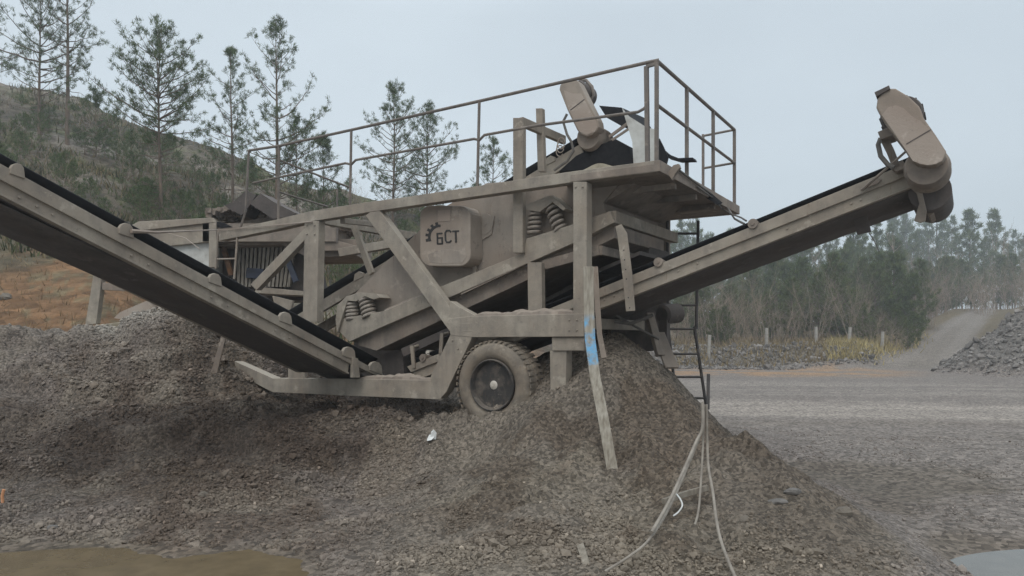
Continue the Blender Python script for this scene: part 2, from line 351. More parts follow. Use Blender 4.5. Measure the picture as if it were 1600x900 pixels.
pts += [(-3.2, 5.1, -.12), (-2.5, 5.0, -.12), (-1.9, 5.2, -.10), (-4.2, 5.2, -.05), (-2.6, 4.4, -.08), (3.9, 5.35, -.09), (4.6, 5.5, -.10), (3.8, 5.0, -.07),
        (-14, 5.4, 0), (-14, 8, .9), (-14, 10, 1.45), (-14, 13.5, 1.6), (-8, 13.5, 1.55), (-4, 13.5, 1.5), (-9, 11.5, 1.5), (-6, 11.8, 1.5), (-1, 12.5, .95), (1.5, 12.5, .6), (3.0, 11, .25),
        (1.8, 10.2, .9), (3.1, 9.2, .05), (3.5, 8, .0), (3.2, 7.1, .02), (3.4, 6.4, 0.01), (3.25, 5.85, -.01), (3.4, 5.4, -.08), (3.2, 4.95, -.03), (4.2, 7, 0), (4.2, 6, -.02), (3.1, 4.5, 0), (2.4, 4.2, .02), (4.5, 10, 0), (6, 8, 0), (6, 12, 0), (14, 6, 0), (14, 10, 0), (14, 13.5, 0), (5, 13.5, 0), (9, 8, 0), (9, 5, 0), (9, 3, 0),
        (-6, 2, 0), (-3, 2, 0), (0, 2, 0), (3, 2, 0), (6, 2, 0), (-3, 3.6, 0.0), (0, 3.8, .02), (3, 3.8, 0), (-6, 4.2, 0), (-14, 2, 0), (14, 2, 0), (0, 0, 0)]
P = np.array(pts); n = len(P)
def U(r2): return np.where(r2 > 1e-12, r2 * np.log(np.maximum(r2, 1e-12)), 0)
A = np.zeros((n + 3, n + 3))
A[:n, :n] = U(((P[:, None, :2] - P[None, :, :2]) ** 2).sum(-1)) + np.eye(n) * 0.02
A[:n, n] = 1; A[:n, n + 1:] = P[:, :2]; A[n, :n] = 1; A[n + 1:, :n] = P[:, :2].T
W = np.linalg.solve(A, np.concatenate([P[:, 2], np.zeros(3)]))
def tps(X, Y):
    o = np.zeros(X.shape)
    for a in range(0, X.size, 60000):
        x = X.ravel()[a:a + 60000]; y = Y.ravel()[a:a + 60000]
        z = W[n] + W[n + 1] * x + W[n + 2] * y
        z = z + U((x[:, None] - P[:, 0]) ** 2 + (y[:, None] - P[:, 1]) ** 2) @ W[:n]
        o.ravel()[a:a + 60000] = z
    return o

BUMPS = [((x - 800) / F * d, d, a_, r_) for x, y, d, a_, r_ in (
    (60, 690, 8.2, .22, .5), (150, 735, 7.6, -.10, .35), (-60, 760, 7.2, -.10, .5), (260, 672, 8.7, .14, .35), (330, 700, 8.2, -.09, .3), (420, 680, 8.6, .12, .35),
    (735, 700, 7.55, -.15, .20), (668, 690, 8.1, .09, .25), (600, 690, 8.6, .09, .25), (545, 720, 8.1, -.10, .25), (830, 650, 7.5, .09, .22), (905, 640, 7.35, -.13, .22),
    (700, 815, 5.75, -.10, .30), (850, 820, 5.6, .07, .3), (1010, 660, 7.1, .07, .22), (1060, 705, 6.8, -.05, .3), (1225, 770, 6.0, .07, .13), (1270, 775, 5.85, .06, .10), (1330, 800, 5.6, .06, .12), (1120, 850, 5.2, -.08, .2),
    (1050, 835, 5.15, .13, .20), (1075, 800, 5.45, .07, .10), (1020, 870, 4.95, .06, .12), (770, 660, 7.8, -.09, .35), (730, 650, 8.0, -.05, .2), (180, 620, 8.6, .08, .4), (60, 620, 8.6, -.08, .4), (1000, 575, 8.0, .07, .2))]
RIDX = np.array([-1500, -300, 0, 60, 150, 300, 380, 450, 560, 700, 850, 1000]); RIDY = np.array([0, 70, 122, 140, 168, 222, 250, 275, 302, 320, 360, 470])
def pxof(X, Y): return 800 + F * np.clip(X / np.maximum(Y, 0.05), -3, 3)
def far(X, Y):
    px = pxof(X, Y); r = np.hypot(X, Y)
    plat = 1.55 - 0.6 * smooth(250, 620, px) - 0.95 * smooth(600, 1040, px)
    ry = np.interp(px, RIDX, RIDY); zr = EYE + (HY - ry) / F * 45
    d0 = 14.2 + 3.5 * smooth(150, 330, px)
    t = np.clip((Y - d0) / (45 - d0), 0, 1.0)
    rough_ = fbm(X * .16, Y * .16, 5, 4) * 1.1 * smooth(16, 30, Y) + fbm(X * .7, Y * .7, 9, 4) * 0.35 * smooth(14, 22, Y)
    hill = plat + (zr - plat) * t ** 1.06 - smooth(47, 120, Y) * 3 + rough_ * (0.35 + 0.65 * t)
    # right side: flat yard, a low rubble berm at the forest edge, the road climbing away
    be = smooth(38.5, 45, Y + fbm(X * .15, Y * .1, 3) * 3)
    forest = 1.25 * be + 0.045 * np.clip(Y - 47, 0, 60) + be * fbm(X * .5, Y * .5, 21, 4) * 0.35
    rd = np.clip((Y - 40) / 40.0, 0, 1); road = 4.9 * rd ** 1.1 + 0.02 * np.clip(Y - 80, 0, 200)
    cx = np.interp(Y, (38, 50, 80), (1425, 1468, 1541))
    wr = smooth(cx - 120, cx - 45, px)
    wr2 = smooth(cx + 30, cx + 90, px)
    right = forest * (1 - wr) + (road + wr2 * 0.8 * smooth(40, 60, Y)) * wr
    cone = np.clip(4.7 - 0.78 * np.hypot(X - 26.3, Y - 34), 0, None); cone = cone * (1 + .12 * fbm(X * .8, Y * .8, 31, 4))
    right = np.maximum(right, cone)
    wv = smooth(860, 1045, px)
    return hill * (1 - wv) + right * wv + fbm(X * .35, Y * .35, 41, 3) * 0.05 * wv

def H(X, Y, detail=True):
    X = np.asarray(X, float); Y = np.asarray(Y, float); r = np.hypot(X, Y)
    wn = 1 - smooth(11.3, 14.2, Y) 
    wn = np.where(np.abs(X) > 13, wn * (1 - smooth(13, 18, np.abs(X))), wn)
    nearz = tps(np.clip(X, -15, 15), np.clip(Y, 0, 15))
    z = nearz * wn + far(X, np.maximum(Y, 3)) * (1 - wn)
    if detail:
        bank = smooth(0.0, 0.35, z) * wn
        ph = np.arctan2(X - 1.25, 8.4 - Y); dd = np.hypot(X - 1.25, Y - 8.4)
        rills = (fbm(ph * 5.5, dd * .7, 151, 4) * .085 + fbm(ph * 14, dd * 1.6, 161, 3) * .035) * smooth(.4, 1.6, dd) * smooth(-1.9, -.9, X)
        for bx, by, amp, rad in BUMPS:
            z = z + amp * np.exp(-((X - bx) ** 2 + (Y - by) ** 2) / rad ** 2)
        clod = (smooth(.05, .35, fbm(X * 3.1, Y * 3.1, 171, 4)) * .075 + np.abs(fbm(X * 7.5, Y * 7.5, 181, 3)) * .045) * smooth(-.35, .25, fbm(X * .9 + 3, Y * .9, 191, 3))
        big = fbm(X * 1.1, Y * 1.1, 51, 4) * 0.085
        ridg = (np.abs(fbm(X * 1.9 + 5, Y * 3.2, 61, 4))) * -0.10
        # slumped ledges: the bank breaks off along wandering lines
        q = z * 2.4 + fbm(X * .6, Y * .6, 77, 3) * 0.9
        st = (q - np.floor(q)); ledge = (smooth(0.0, 0.25, st) - st) * 0.11 * smooth(-0.5, -2.0, X) 
        mid = fbm(X * 6, Y * 6, 71, 3) * 0.018; fine = fbm(X * 24, Y * 24, 81, 3, 0.6) * 0.010
        z = z + bank * (big * 1.3 + ridg * 1.3 + ledge * 1.9 + mid * 1.3 + rills + clod) + fine * (0.35 + 0.65 * bank) * (1 - smooth(9, 16, r)) + (1 - bank) * wn * fbm(X * 2, Y * 2, 91, 4) * 0.03
    return z

# ------------------------------------------------------------------ ground as one sheet, cut into its named regions
azs = np.radians(np.concatenate([np.linspace(-88, -42, 40, endpoint=False), np.linspace(-42, 42, 900), np.linspace(42, 88, 41)[1:]]))
rs = np.concatenate([np.linspace(0.2, 3.6, 18, endpoint=False), np.exp(np.linspace(math.log(3.6), math.log(14.5), 500, endpoint=False)), np.exp(np.linspace(math.log(14.5), math.log(230), 210))])
AZ, RR = np.meshgrid(azs, rs); GX = RR * np.sin(AZ); GY = RR * np.cos(AZ)
GZ = H(GX, GY)
GP = pxof(GX, GY)

def tints(X, Y, Z):
    px = pxof(X, Y)
    def lay(c, m, col): return c * (1 - m[..., None]) + np.array(col) * m[..., None]
    n1 = fbm(X * .8, Y * .8, 101, 5); n2 = fbm(X * 2.7, Y * 2.7, 111, 5, .6); n3 = fbm(X * .25, Y * .25, 121, 4)
    c = np.zeros(X.shape + (3,)) + np.array((0.135, 0.116, 0.104))
    near = 1 - smooth(13, 15, Y)
    # bank: brown fines, purple grey gravel, pale dusty fines on the right heap
    c = lay(c, smooth(0.0, .25, n1) * .75 * near, (0.090, 0.070, 0.056))
    c = lay(c, smooth(.05, .3, n2) * .5 * near, (0.178, 0.155, 0.132))
    right = smooth(-1.6, -.3, X) * near
    c = lay(c, right * (0.55 + .3 * smooth(-.2, .2, n1)), (0.170, 0.149, 0.122))
    c = lay(c, right * smooth(.1, .3, n1 + .6 * n2) * smooth(.3, .6, Z), (0.108, 0.082, 0.062))
    n4 = fbm(X * 1.5 + 40, Y * 1.5, 145, 4, .6); c = lay(c, near * smooth(.08, .30, n4) * .6 * smooth(.05, .2, Z), (0.088, 0.068, 0.052)); c = lay(c, near * smooth(.08, .34, -n4) * .42, (0.200, 0.176, 0.148))
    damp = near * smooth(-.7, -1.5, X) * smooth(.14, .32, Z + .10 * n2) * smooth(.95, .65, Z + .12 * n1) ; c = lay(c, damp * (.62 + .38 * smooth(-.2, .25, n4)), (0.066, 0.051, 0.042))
    bare = smooth(.2, .05, np.hypot((X - 2.0) / 1.0, (Y - 7.3) / .75) - .85) * near
    c = lay(c, bare * .8, (0.122, 0.099, 0.079))
    fl = near * smooth(1.55, 2.15, X + (6.5 - Y) * .12 + .25 * n2) * smooth(.08, .2, Z); c = lay(c, fl * .6, (0.103, 0.085, 0.069))
    # pale spill under the plant
    sp = smooth(.35, .1, np.hypot((X + 1.35) / .35, (Y - 8.0) / 1.1) - .6 + n2 * .25) * near; c = lay(c, sp * .35, (0.21, 0.178, 0.143))
    # flat yard
    yard = smooth(.06, -.06, Z - .10 - .16 * smooth(5.6, 7.2, Y)) * smooth(1.3, 2.1, X) * smooth(.62, .52, np.hypot((X - 2.2) / 3.2, (Y - 4.2) / 2.2) * 0 + np.clip(1.0 - (X - 2.0 + (Y - 5) * .35), 0, 1))
    c = lay(c, np.maximum(yard * near, smooth(13, 15, Y) * smooth(950, 1050, px)), (0.172, 0.154, 0.143))
    yd = smooth(13, 15, Y) * smooth(950, 1050, px)
    c = lay(c, smooth(0, .3, n1) * .5 * np.maximum(yard, yd), (0.165, 0.144, 0.134))
    yy = Y + X * .18 + n3 * .6
    tr = smooth(15.5, 16.6, yy) * smooth(21.0, 19.2, yy) * smooth(1000, 1060, px); c = lay(c, tr * (.55 + .4 * smooth(-.2, .2, fbm(X * .2, Y * 2.2, 131, 3))), (0.275, 0.248, 0.225))
    tr2 = smooth(21.5, 23, yy) * smooth(31, 28, yy) * smooth(1000, 1060, px); c = lay(c, tr2 * .5 * smooth(-.3, .1, fbm(X * .15, Y * 1.2, 141, 3)), (0.25, 0.227, 0.207))
    og = smooth(30, 33, Y + n3 * 2) * smooth(40.5, 38, Y + n3 * 2) * smooth(1480, 1330, px) * smooth(1000, 1060, px); c = lay(c, og * smooth(-.35, .1, n1), (0.265, 0.178, 0.112))
    fo = smooth(39, 43, Y) * smooth(1000, 1060, px); c = lay(c, fo, (0.105, 0.092, 0.074))
    c = lay(c, fo * smooth(46, 49, Y), (0.12, 0.095, 0.06))
    cx = np.interp(Y, (38, 50, 80), (1425, 1468, 1541)); hw = np.interp(Y, (38, 50, 80), (130, 55, 20))
    rd = smooth(hw * 1.15, hw * .7, np.abs(px - cx) + n2 * 8) * smooth(36, 44, Y); c = lay(c, rd, (0.165, 0.145, 0.128))
    rut = rd * smooth(.28, .1, np.abs(np.abs(px - cx + n3 * 6) / hw - .42)); c = lay(c, rut * .5, (0.20, 0.18, 0.165))
    co = smooth(.2, .5, 4.7 - .78 * np.hypot(X - 26.3, Y - 34)); c = lay(c, co, (0.14, 0.129, 0.121))
    # left: track on the bank top, orange earth, dark hill
    lf = smooth(900, 800, px)
    c = lay(c, lf * smooth(10.2, 10.8, Y) * smooth(14.5, 13.3, Y) * smooth(330, 200, px), (0.23, 0.215, 0.195))
    oe = lf * smooth(13.2, 14.2, Y) * smooth(24, 19, Y + n1 * 3); c = lay(c, oe, (0.185, 0.108, 0.058)); c = lay(c, oe * smooth(0.05, .25, n2), (0.16, 0.125, 0.075))
    hl = lf * smooth(18, 23, Y + n1 * 3); c = lay(c, hl, (0.105, 0.090, 0.070))
    c = lay(c, hl * smooth(.0, .25, n1), (0.095, 0.098, 0.052)); c = lay(c, hl * smooth(.08, .3, n3 - .3 * n1), (0.185, 0.165, 0.142))
    c = lay(c, hl * smooth(.15, .4, -n3), (0.075, 0.064, 0.05))
    wet = near * smooth(.0, -.05, Z) * smooth(3.9, 4.6, Y); c = lay(c, wet * .45, (0.085, 0.068, 0.045))
    return c * np.array((1.03, .985, .93))
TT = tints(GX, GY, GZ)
nr, nc = GX.shape
idx = np.arange(nr * nc).reshape(nr, nc)
Qd = np.stack([idx[:-1, :-1], idx[:-1, 1:], idx[1:, 1:], idx[1:, :-1]], -1).reshape(-1, 4)
cxm = lambda a: (a[:-1, :-1] + a[1:, 1:]).ravel() / 2
fx, fy, fz, fp = cxm(GX), cxm(GY), cxm(GZ), cxm(GP)
rcx = np.interp(fy, (38, 50, 80), (1425, 1468, 1541)); rhw = np.interp(fy, (38, 50, 80), (130, 55, 20)) + fbm(fx * .5, fy * .5, 601, 3) * 6
reg = np.zeros(len(Qd), int)                                           # 0 ground
reg[(fy < 13.5) & (fy > 3.9) & (fx < 4.6) & (fz > 0.04)] = 1          # gravel bank
reg[(fy >= 13.5) & (fp < 950)] = 2                                     # hill
reg[(fy >= 40) & (fp >= 950)] = 3                                      # forest floor
reg[(fy >= 40) & (fp > 950) & (np.abs(fp - rcx) < rhw)] = 4            # road
reg[(4.7 - .78 * np.hypot(fx - 26.3, fy - 34)) > 0.15] = 5
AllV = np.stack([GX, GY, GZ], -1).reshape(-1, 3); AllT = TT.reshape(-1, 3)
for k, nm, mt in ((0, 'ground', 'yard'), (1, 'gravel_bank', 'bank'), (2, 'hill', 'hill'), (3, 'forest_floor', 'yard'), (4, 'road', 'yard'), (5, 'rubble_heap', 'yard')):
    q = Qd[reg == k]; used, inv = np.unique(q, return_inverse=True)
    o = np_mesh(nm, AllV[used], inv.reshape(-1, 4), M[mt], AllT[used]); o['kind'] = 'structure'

def sheet(name, cx, cy, rx, ry, z, m):
    b = MB(); k = 48
    b.add([(cx + rx * math.cos(2 * math.pi * i / k), cy + ry * math.sin(2 * math.pi * i / k), z) for i in range(k)], [tuple(range(k))])
    o = b.build(name, m); o['kind'] = 'structure'; return o
sheet('muddy_puddle', -2.75, 4.7, 2.2, 1.15, -0.045, M['mud'])
sheet('puddle', 4.45, 5.15, 1.38, .64, -0.04, M['pool'])

def at(px, d): return np.array(((px - 800) / F * d, d))
def gz(x, y): return float(H(np.array([x]), np.array([y]))[0])

def hit(px, py):
    d = np.linspace(3.5, 22, 1500); z = H((px - 800) / F * d, d); ray = EYE + (HY - py) / F * d
    k = int(np.argmax(ray <= z)); return float(d[k])

# ------------------------------------------------------------------ loose stones (nobody could count them): one object
def stones(name, X, Y, S, mt, sink=0.25, cols=None, flat=0.85):
    k = len(X); Z = H(X, Y); g = (1 + 5 ** .5) / 2
    base = np.array([(-1, g, 0), (1, g, 0), (-1, -g, 0), (1, -g, 0), (0, -1, g), (0, 1, g), (0, -1, -g), (0, 1, -g), (g, 0, -1), (g, 0, 1), (-g, 0, -1), (-g, 0, 1)]) / 1.9 * .6
    fq = np.array([(0, 11, 5), (0, 5, 1), (0, 1, 7), (0, 7, 10), (0, 10, 11), (1, 5, 9), (5, 11, 4), (11, 10, 2), (10, 7, 6), (7, 1, 8), (3, 9, 4), (3, 4, 2), (3, 2, 6), (3, 6, 8), (3, 8, 9), (4, 9, 5), (2, 4, 11), (6, 2, 10), (8, 6, 7), (9, 8, 1)])
    V = base[None] * (1 + rng.uniform(-.42, .25, (k, 12, 1)))
    V = V * (rng.uniform(.68, 1.2, (k, 1, 3)) * np.array([1, 1, flat])) * S[:, None, None]
    a = rng.uniform(0, 2 * np.pi, k); t = rng.normal(0, .8, k)
    ca, sa, ct, st = np.cos(a), np.sin(a), np.cos(t), np.sin(t)
    y1 = V[..., 1] * ct[:, None] - V[..., 2] * st[:, None]; z1 = V[..., 1] * st[:, None] + V[..., 2] * ct[:, None]; x1 = V[..., 0]
    V = np.stack([x1 * ca[:, None] - y1 * sa[:, None], x1 * sa[:, None] + y1 * ca[:, None], z1], -1)
    V += np.stack([X, Y, Z + S * sink], -1)[:, None]
    Q = (fq[None] + (np.arange(k) * 12)[:, None, None]).reshape(-1, 3)
    T = np.repeat(cols, 12, 0)
    return np_mesh(name, V.reshape(-1, 3), Q, M[mt], T, smooth=False)

k = 230000
a = np.radians(rng.uniform(-41, 41, k)); r = np.exp(rng.uniform(math.log(4.4), math.log(14.0), k)); X = r * np.sin(a); Y = r * np.cos(a)
Z0 = H(X, Y, False)
coarse = smooth(-.25, .25, fbm(X * .9, Y * .9, 201, 4)); lowleft = smooth(1.0, .4, Z0) * smooth(-.2, -1.2, X); apron = smooth(1.3, .3, np.hypot((X - .6) / 1.5, (Y - 5.6) / 1.2)) 
pile = smooth(1.4, .7, np.hypot((X + 4.6) / 1.5, (Y - 10.2) / 1.3))
bare = smooth(.2, .05, np.hypot((X - 2.0) / 1.0, (Y - 7.3) / .75) - .85)
patchy = smooth(-.10, .22, fbm(X * 1.7 + 9, Y * 1.7, 211, 4, .6))
dens = np.clip(.02 + .55 * coarse * patchy + .62 * lowleft * (.35 + .65 * patchy) + .5 * apron * (.3 + .7 * patchy) + 1.0 * pile - .8 * bare + .10 * patchy, .015, 1)
dens = np.where((Z0 < .03) & (X > 2.6), .22 + .34 * patchy, dens)
ring = (Z0 < -0.03)
keep = (rng.uniform(0, 1, k) < dens) & ~ring
X, Y, dens, Z0 = X[keep], Y[keep], dens[keep], Z0[keep]
S = np.exp(rng.normal(math.log(.0118), .52, len(X))) * (0.75 + .75 * dens); S = np.clip(S, .005, .085) * np.where(X > 2.8, .8, 1) * (1 - .30 * smooth(-1.4, -.6, X) * smooth(5.0, 5.8, Y))
S *= np.where(np.hypot(X, Y) > 9, 1.25, 1)
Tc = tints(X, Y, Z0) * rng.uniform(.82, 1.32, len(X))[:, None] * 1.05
Tc *= np.where(rng.uniform(0, 1, len(X)) < .012, 2.0, 1)[:, None]
tag(stones('loose_gravel', X, Y, S, 'stones', cols=Tc), kind='stuff')
# rubble along the berm, on the far heap and over the hill
k = 15000; X = rng.uniform(8, 34, k); Y = rng.uniform(26, 47, k)
inb = ((4.7 - .78 * np.hypot(X - 26.3, Y - 34)) > 0) | ((np.abs(Y - 42.5 - fbm(X * .15, Y * .1, 3) * 2) < 3.2) & (pxof(X, Y) < 1370) & (pxof(X, Y) > 1010))
X, Y = X[inb], Y[inb]
tag(stones('berm_rubble', X, Y, np.exp(rng.normal(math.log(.105), .45, len(X))), 'stones', cols=np.array((.155, .14, .128)) * rng.uniform(.55, 1.6, len(X))[:, None]), kind='stuff')

# single larger stones that stand out
def rock(px, py, s, label, sq=(1, 1, .7), tone=.13, seed=0):
    rr = np.random.default_rng(seed); d = hit(px, py); x, y = at(px, d); b = MB()
    nu, nv = 10, 7; vs = []; fs = []
    dirs = rr.normal(size=(14, 3)); dirs /= np.linalg.norm(dirs, axis=1)[:, None]; lim = rr.uniform(.6, .95, 14)
    for i in range(nv + 1):
        for j in range(nu):
            th = math.pi * i / nv; ph = 2 * math.pi * j / nu
            u = np.array((math.sin(th) * math.cos(ph), math.sin(th) * math.sin(ph), math.cos(th)))
            q = min(1.0, float(np.min(np.where(dirs @ u > .05, lim / np.maximum(dirs @ u, .05), 9))))
            vs.append(u * q * s * np.array(sq))
    for i in range(nv):
        for j in range(nu): fs.append((i * nu + j, (i + 1) * nu + j, (i + 1) * nu + (j + 1) % nu, i * nu + (j + 1) % nu))
    b.add(vs, fs); o = b.build('rock', M['rocks'][seed % 2]); o.location = (x, y, gz(x, y) + s * sq[2] * .02); o.rotation_euler = (rr.uniform(-.3, .3), rr.uniform(-.3, .3), rr.uniform(0, 6))
    tag(o, label, 'rock', 'larger stones standing out of the gravel'); return o
M['rocks'] = [plain('grey rock', [(0.3, (0.10, 0.09, 0.082)), (0.7, (0.19, 0.175, 0.16))], scale=8, bump=.5), plain('brown rock', [(0.3, (0.10, 0.082, 0.065)), (0.7, (0.17, 0.145, 0.115))], scale=8, bump=.5)]
for a_ in ((8, 466, .17, 'rounded grey boulder on the orange earth bank left of the plant', (1, 1, .7), 1),
           (1214, 785, .07, 'pale flat stone slab halfway down the right slope of the heap', (1.3, .8, .5), 2),
           (1318, 803, .085, 'dark angular block near the foot of the right slope', (1, .8, .8), 3),
           (1240, 770, .07, 'brown lump on the right hand edge of the heap, above the pale slab', (1.2, .9, .6), 4),
           (318, 776, .055, 'small round grey stone on the lower left gravel slope', (1, 1, .8), 5),
           (80, 826, .06, 'grey stone among coarse gravel above the muddy puddle, far left', (1, .9, .7), 6),
           (1165, 812, .045, 'half buried brown stone below the hanging cables', (1.2, 1, .6), 7)):
    rock(a_[0], a_[1], a_[2], a_[3], a_[4], seed=a_[5])

# ------------------------------------------------------------------ THE SCREENING PLANT
O = np.array((1.45, 7.26)); u_ = np.array((.849, -.528)); v_ = np.array((.528, .849))
plant = empty('screening_plant', (O[0], O[1], 0), math.atan2(u_[1], u_[0]))
tag(plant, 'dust covered mobile screening plant with conveyors and handrails standing on the gravel heap', 'screening plant')

def L(px, py, v=0.0):
    """photo point on the lengthwise plane at depth v -> plant coordinates (s, v, z)"""
    t = (px - 800) / F; s = (t * (O[1] + v_[1] * v) - (O[0] + v_[0] * v)) / (u_[0] - t * u_[1])
    d = O[1] + v_[1] * v + u_[1] * s
    return np.array((s, v, EYE + (HY - py) / F * d))
def Q(px, py, s):
    """photo point on the crosswise plane at s"""
    t = (px - 800) / F; v = (t * (O[1] + u_[1] * s) - (O[0] + u_[0] * s)) / (v_[0] - t * v_[1])
    d = O[1] + u_[1] * s + v_[1] * v
    return np.array((s, v, EYE + (HY - py) / F * d))
def LP(poly, v): return [L(x, y, v) for x, y in poly]
def strip(pts, w):
    """outline of a polyline of constant pixel width"""
    p = [np.array(q, float) for q in pts]; up = []; dn = []
    for i, q in enumerate(p):
        a = p[max(i - 1, 0)]; b = p[min(i + 1, len(p) - 1)]
        d = b - a; d /= np.linalg.norm(d); nrm = np.array((-d[1], d[0])); k = 1.0
        if 0 < i < len(p) - 1:
            d1 = (q - a) / np.linalg.norm(q - a); k = 1 / max(.4, float(np.dot(nrm, (-d1[1], d1[0]))))
        ww = w[i] if hasattr(w, '__len__') else w
        up.append(q + nrm * ww / 2 * k); dn.append(q - nrm * ww / 2 * k)
    return up + dn[::-1]
def bar(mb, pts, w, v0, v1): mb.prism(LP(strip(pts, w), v0), (0, v1 - v0, 0)); return mb
PW = 2.55            # width of the plant

# main frame: near truss, far truss and cross members are one welded frame
fr = MB()
bar(fr, [(342, 369), (368, 364), (430, 351), (485, 338), (573, 324), (640, 314.5), (896, 276), (1025, 259.5)], [14, 14, 15, 16, 16, 15, 17, 18], 0, .13)
bar(fr, [(487, 345), (484, 503)], 22, .002, .12)
bar(fr, [(489, 352), (396, 449)], 13, .012, .10)
bar(fr, [(580, 330), (712, 512)], 22, .004, .12)
bar(fr, [(906, 284), (906, 520)], 21, -.004, .13)
fr.prism(LP([(700, 498), (735, 494), (912, 490), (912, 526), (737, 527), (704, 524)], -.008), (0, .16, 0))
fr.prism(LP([(703, 470), (718, 480), (742, 493), (738, 498), (704, 500)], -.002), (0, .13, 0))
fr.prism(LP([(704, 522), (737, 527), (735, 533), (697, 613), (686, 625), (672, 590)], -.004), (0, .13, 0))
fr.prism(LP([(350, 557), (426, 591), (560, 592), (673, 594), (690, 624.5), (560, 619), (426, 613), (348, 573)], 0), (0, .15, 0))
bar(fr, [(835, 410), (836, 488)], 22, .16, .24)
bar(fr, [(809, 184), (809, 395)], 15, .18, .26)
bar(fr, [(842, 169), (845, 268)], 10, .62, .69)
fr.beam(L(814, 190, .22), L(814, 190, .22) + np.array((.05, .95, .0)), .06, .10)
fr.prism(LP([(862, 527), (912, 527), (912, 548), (863, 548)], .02), (0, .14, 0))
fr.prism(LP([(859, 548), (885, 548), (884, 610), (860, 612)], .04), (0, .14, 0))
fr.prism(LP([(450, 572), (455, 576), (475, 580), (478, 594), (450, 594)], .02), (0, .02, 0))
# far truss
for pts_, wd in (([(342, 369), (485, 338), (640, 314.5), (1025, 259.5)], 15), ([(487, 345), (484, 503)], 20), ([(580, 330), (712, 512)], 20), ([(906, 284), (906, 520)], 20), ([(700, 510), (912, 508)], 34), ([(426, 602), (690, 609)], 22)):
    poly = [p + np.array((0, PW - .13, 0)) for p in LP(strip(pts_, wd), 0)]; fr.prism(poly, (0, .13, 0))
for px, py in ((485, 340), (906, 505), (640, 604), (440, 604), (560, 605)):
    p = L(px, py, .13); fr.beam(p, p + np.array((0, PW - .27, 0)), .1, .12)
p = L(535, 345, .13); fr.beam(p, L(600, 352, 1.2), .07, .07); fr.beam(L(553, 352, .6), L(581, 428, .6), .05, .09)
fr.prism(LP([(721, 505), (739, 504), (739, 518), (721, 519)], -.010), (0, .01, 0))
for x, y in ((480, 352), (492, 352), (480, 366), (492, 366), (900, 292), (911, 292), (708, 532), (716, 545), (890, 500), (902, 500), (890, 516), (902, 516)):
    p = L(x, y, 0); fr.cyl(p + np.array((0, .02, 0)), p + np.array((0, -.018, 0)), .012, 6)
frame = fr.build('main_frame', M['steel'], plant, bevel=.006)

# bent bracket at the tail of the frame
b = MB(); b.prism(LP([(348, 518), (355, 519), (346, 552), (337, 592), (334, 597), (305, 597), (306, 592), (327, 590)], -.42), (0, .012, 0))
b.prism(LP([(331, 559), (351, 555), (351, 563), (331, 566)], -.408), (0, .06, 0)); b.beam(L(350, 560, -.38), L(356, 562, .05), .05, .05); b.build('tail_bracket', M['steel2'], plant, bevel=.003)

# wheels on the axle
def make_wheel():
    c = L(768, 602, -.06); rt = .50
    t = MB(); t.lathe(c, (0, 1, 0), [(.05, .285), (.02, .30), (.0, .33), (-.012, .36), (-.004, .42), (.025, .465), (.055, .487), (.10, .497), (.17, .50), (.24, .497), (.285, .487), (.315, .465), (.34, .42), (.345, .36), (.33, .30), (.29, .285)], 72)
    ncl = 46
    for k in range(ncl):                                               # tread lugs
        for dv, off in ((.075, 0), (.265, .5)):
            th = 2 * math.pi * (k + off) / ncl; e = np.array((math.cos(th), 0, math.sin(th))); tn = np.array((-math.sin(th), 0, math.cos(th)))
            p = c + np.array((0, dv, 0)) + e * .488
            poly = [p + tn * a * .019 + np.array((0, q * .055, 0)) for a, q in ((-1, -1), (1, -1), (1, 1), (-1, 1))]
            t.prism(poly, e * .015)
        th = 2 * math.pi * (k + .25) / ncl; e = np.array((math.cos(th), 0, math.sin(th))); tn = np.array((-math.sin(th), 0, math.cos(th)))
        p = c + np.array((0, .17, 0)) + e * .495
        t.prism([p + tn * a * .02 + np.array((0, q * .026, 0)) for a, q in ((-1, -1), (1, -1), (1, 1), (-1, 1))], e * .014)
    tyre = t.build('wheel', M['tyre'], plant, smooth=True)
    r_ = MB(); r_.lathe(c, (0, 1, 0), [(.045, .288), (.0, .294), (-.012, .286), (-.012, .276), (.012, .266), (.03, .256), (.12, .245), (.185, .235), (.195, .16), (.14, .13), (.135, .0)], 48)
    rim = r_.build('rim', M['rim'], tyre, smooth=True)
    h = MB(); h.lathe(c, (0, 1, 0), [(.035, .0), (.035, .036), (.045, .05), (.08, .054), (.14, .075), (.15, .0)], 32)
    h.box(c + np.array((-.018, .028, -.018)), c + np.array((.018, .036, .018)))
    h.build('hub', M['hub'], tyre, smooth=True)
    for k in range(10):
        th = 2 * math.pi * k / 10 + .2; e = np.array((math.cos(th), 0, math.sin(th))) * .115 + c
        if k in (2, 4): 
            pass
        g = MB(); g.lathe(e, (0, 1, 0), [(.095, 0), (.095, .014), (.15, .016)], 6); g.build('wheel_nut', M['rim'], tyre)
    return tyre
whl = make_wheel()
w2 = copy_tree(whl, plant); w2.location = (0, PW - .1, 0)
c = L(768, 602, .1); MB().cyl(c, c + np.array((0, PW - .2, 0)), .07, 16).build('axle', M['steel2'], plant, smooth=True)

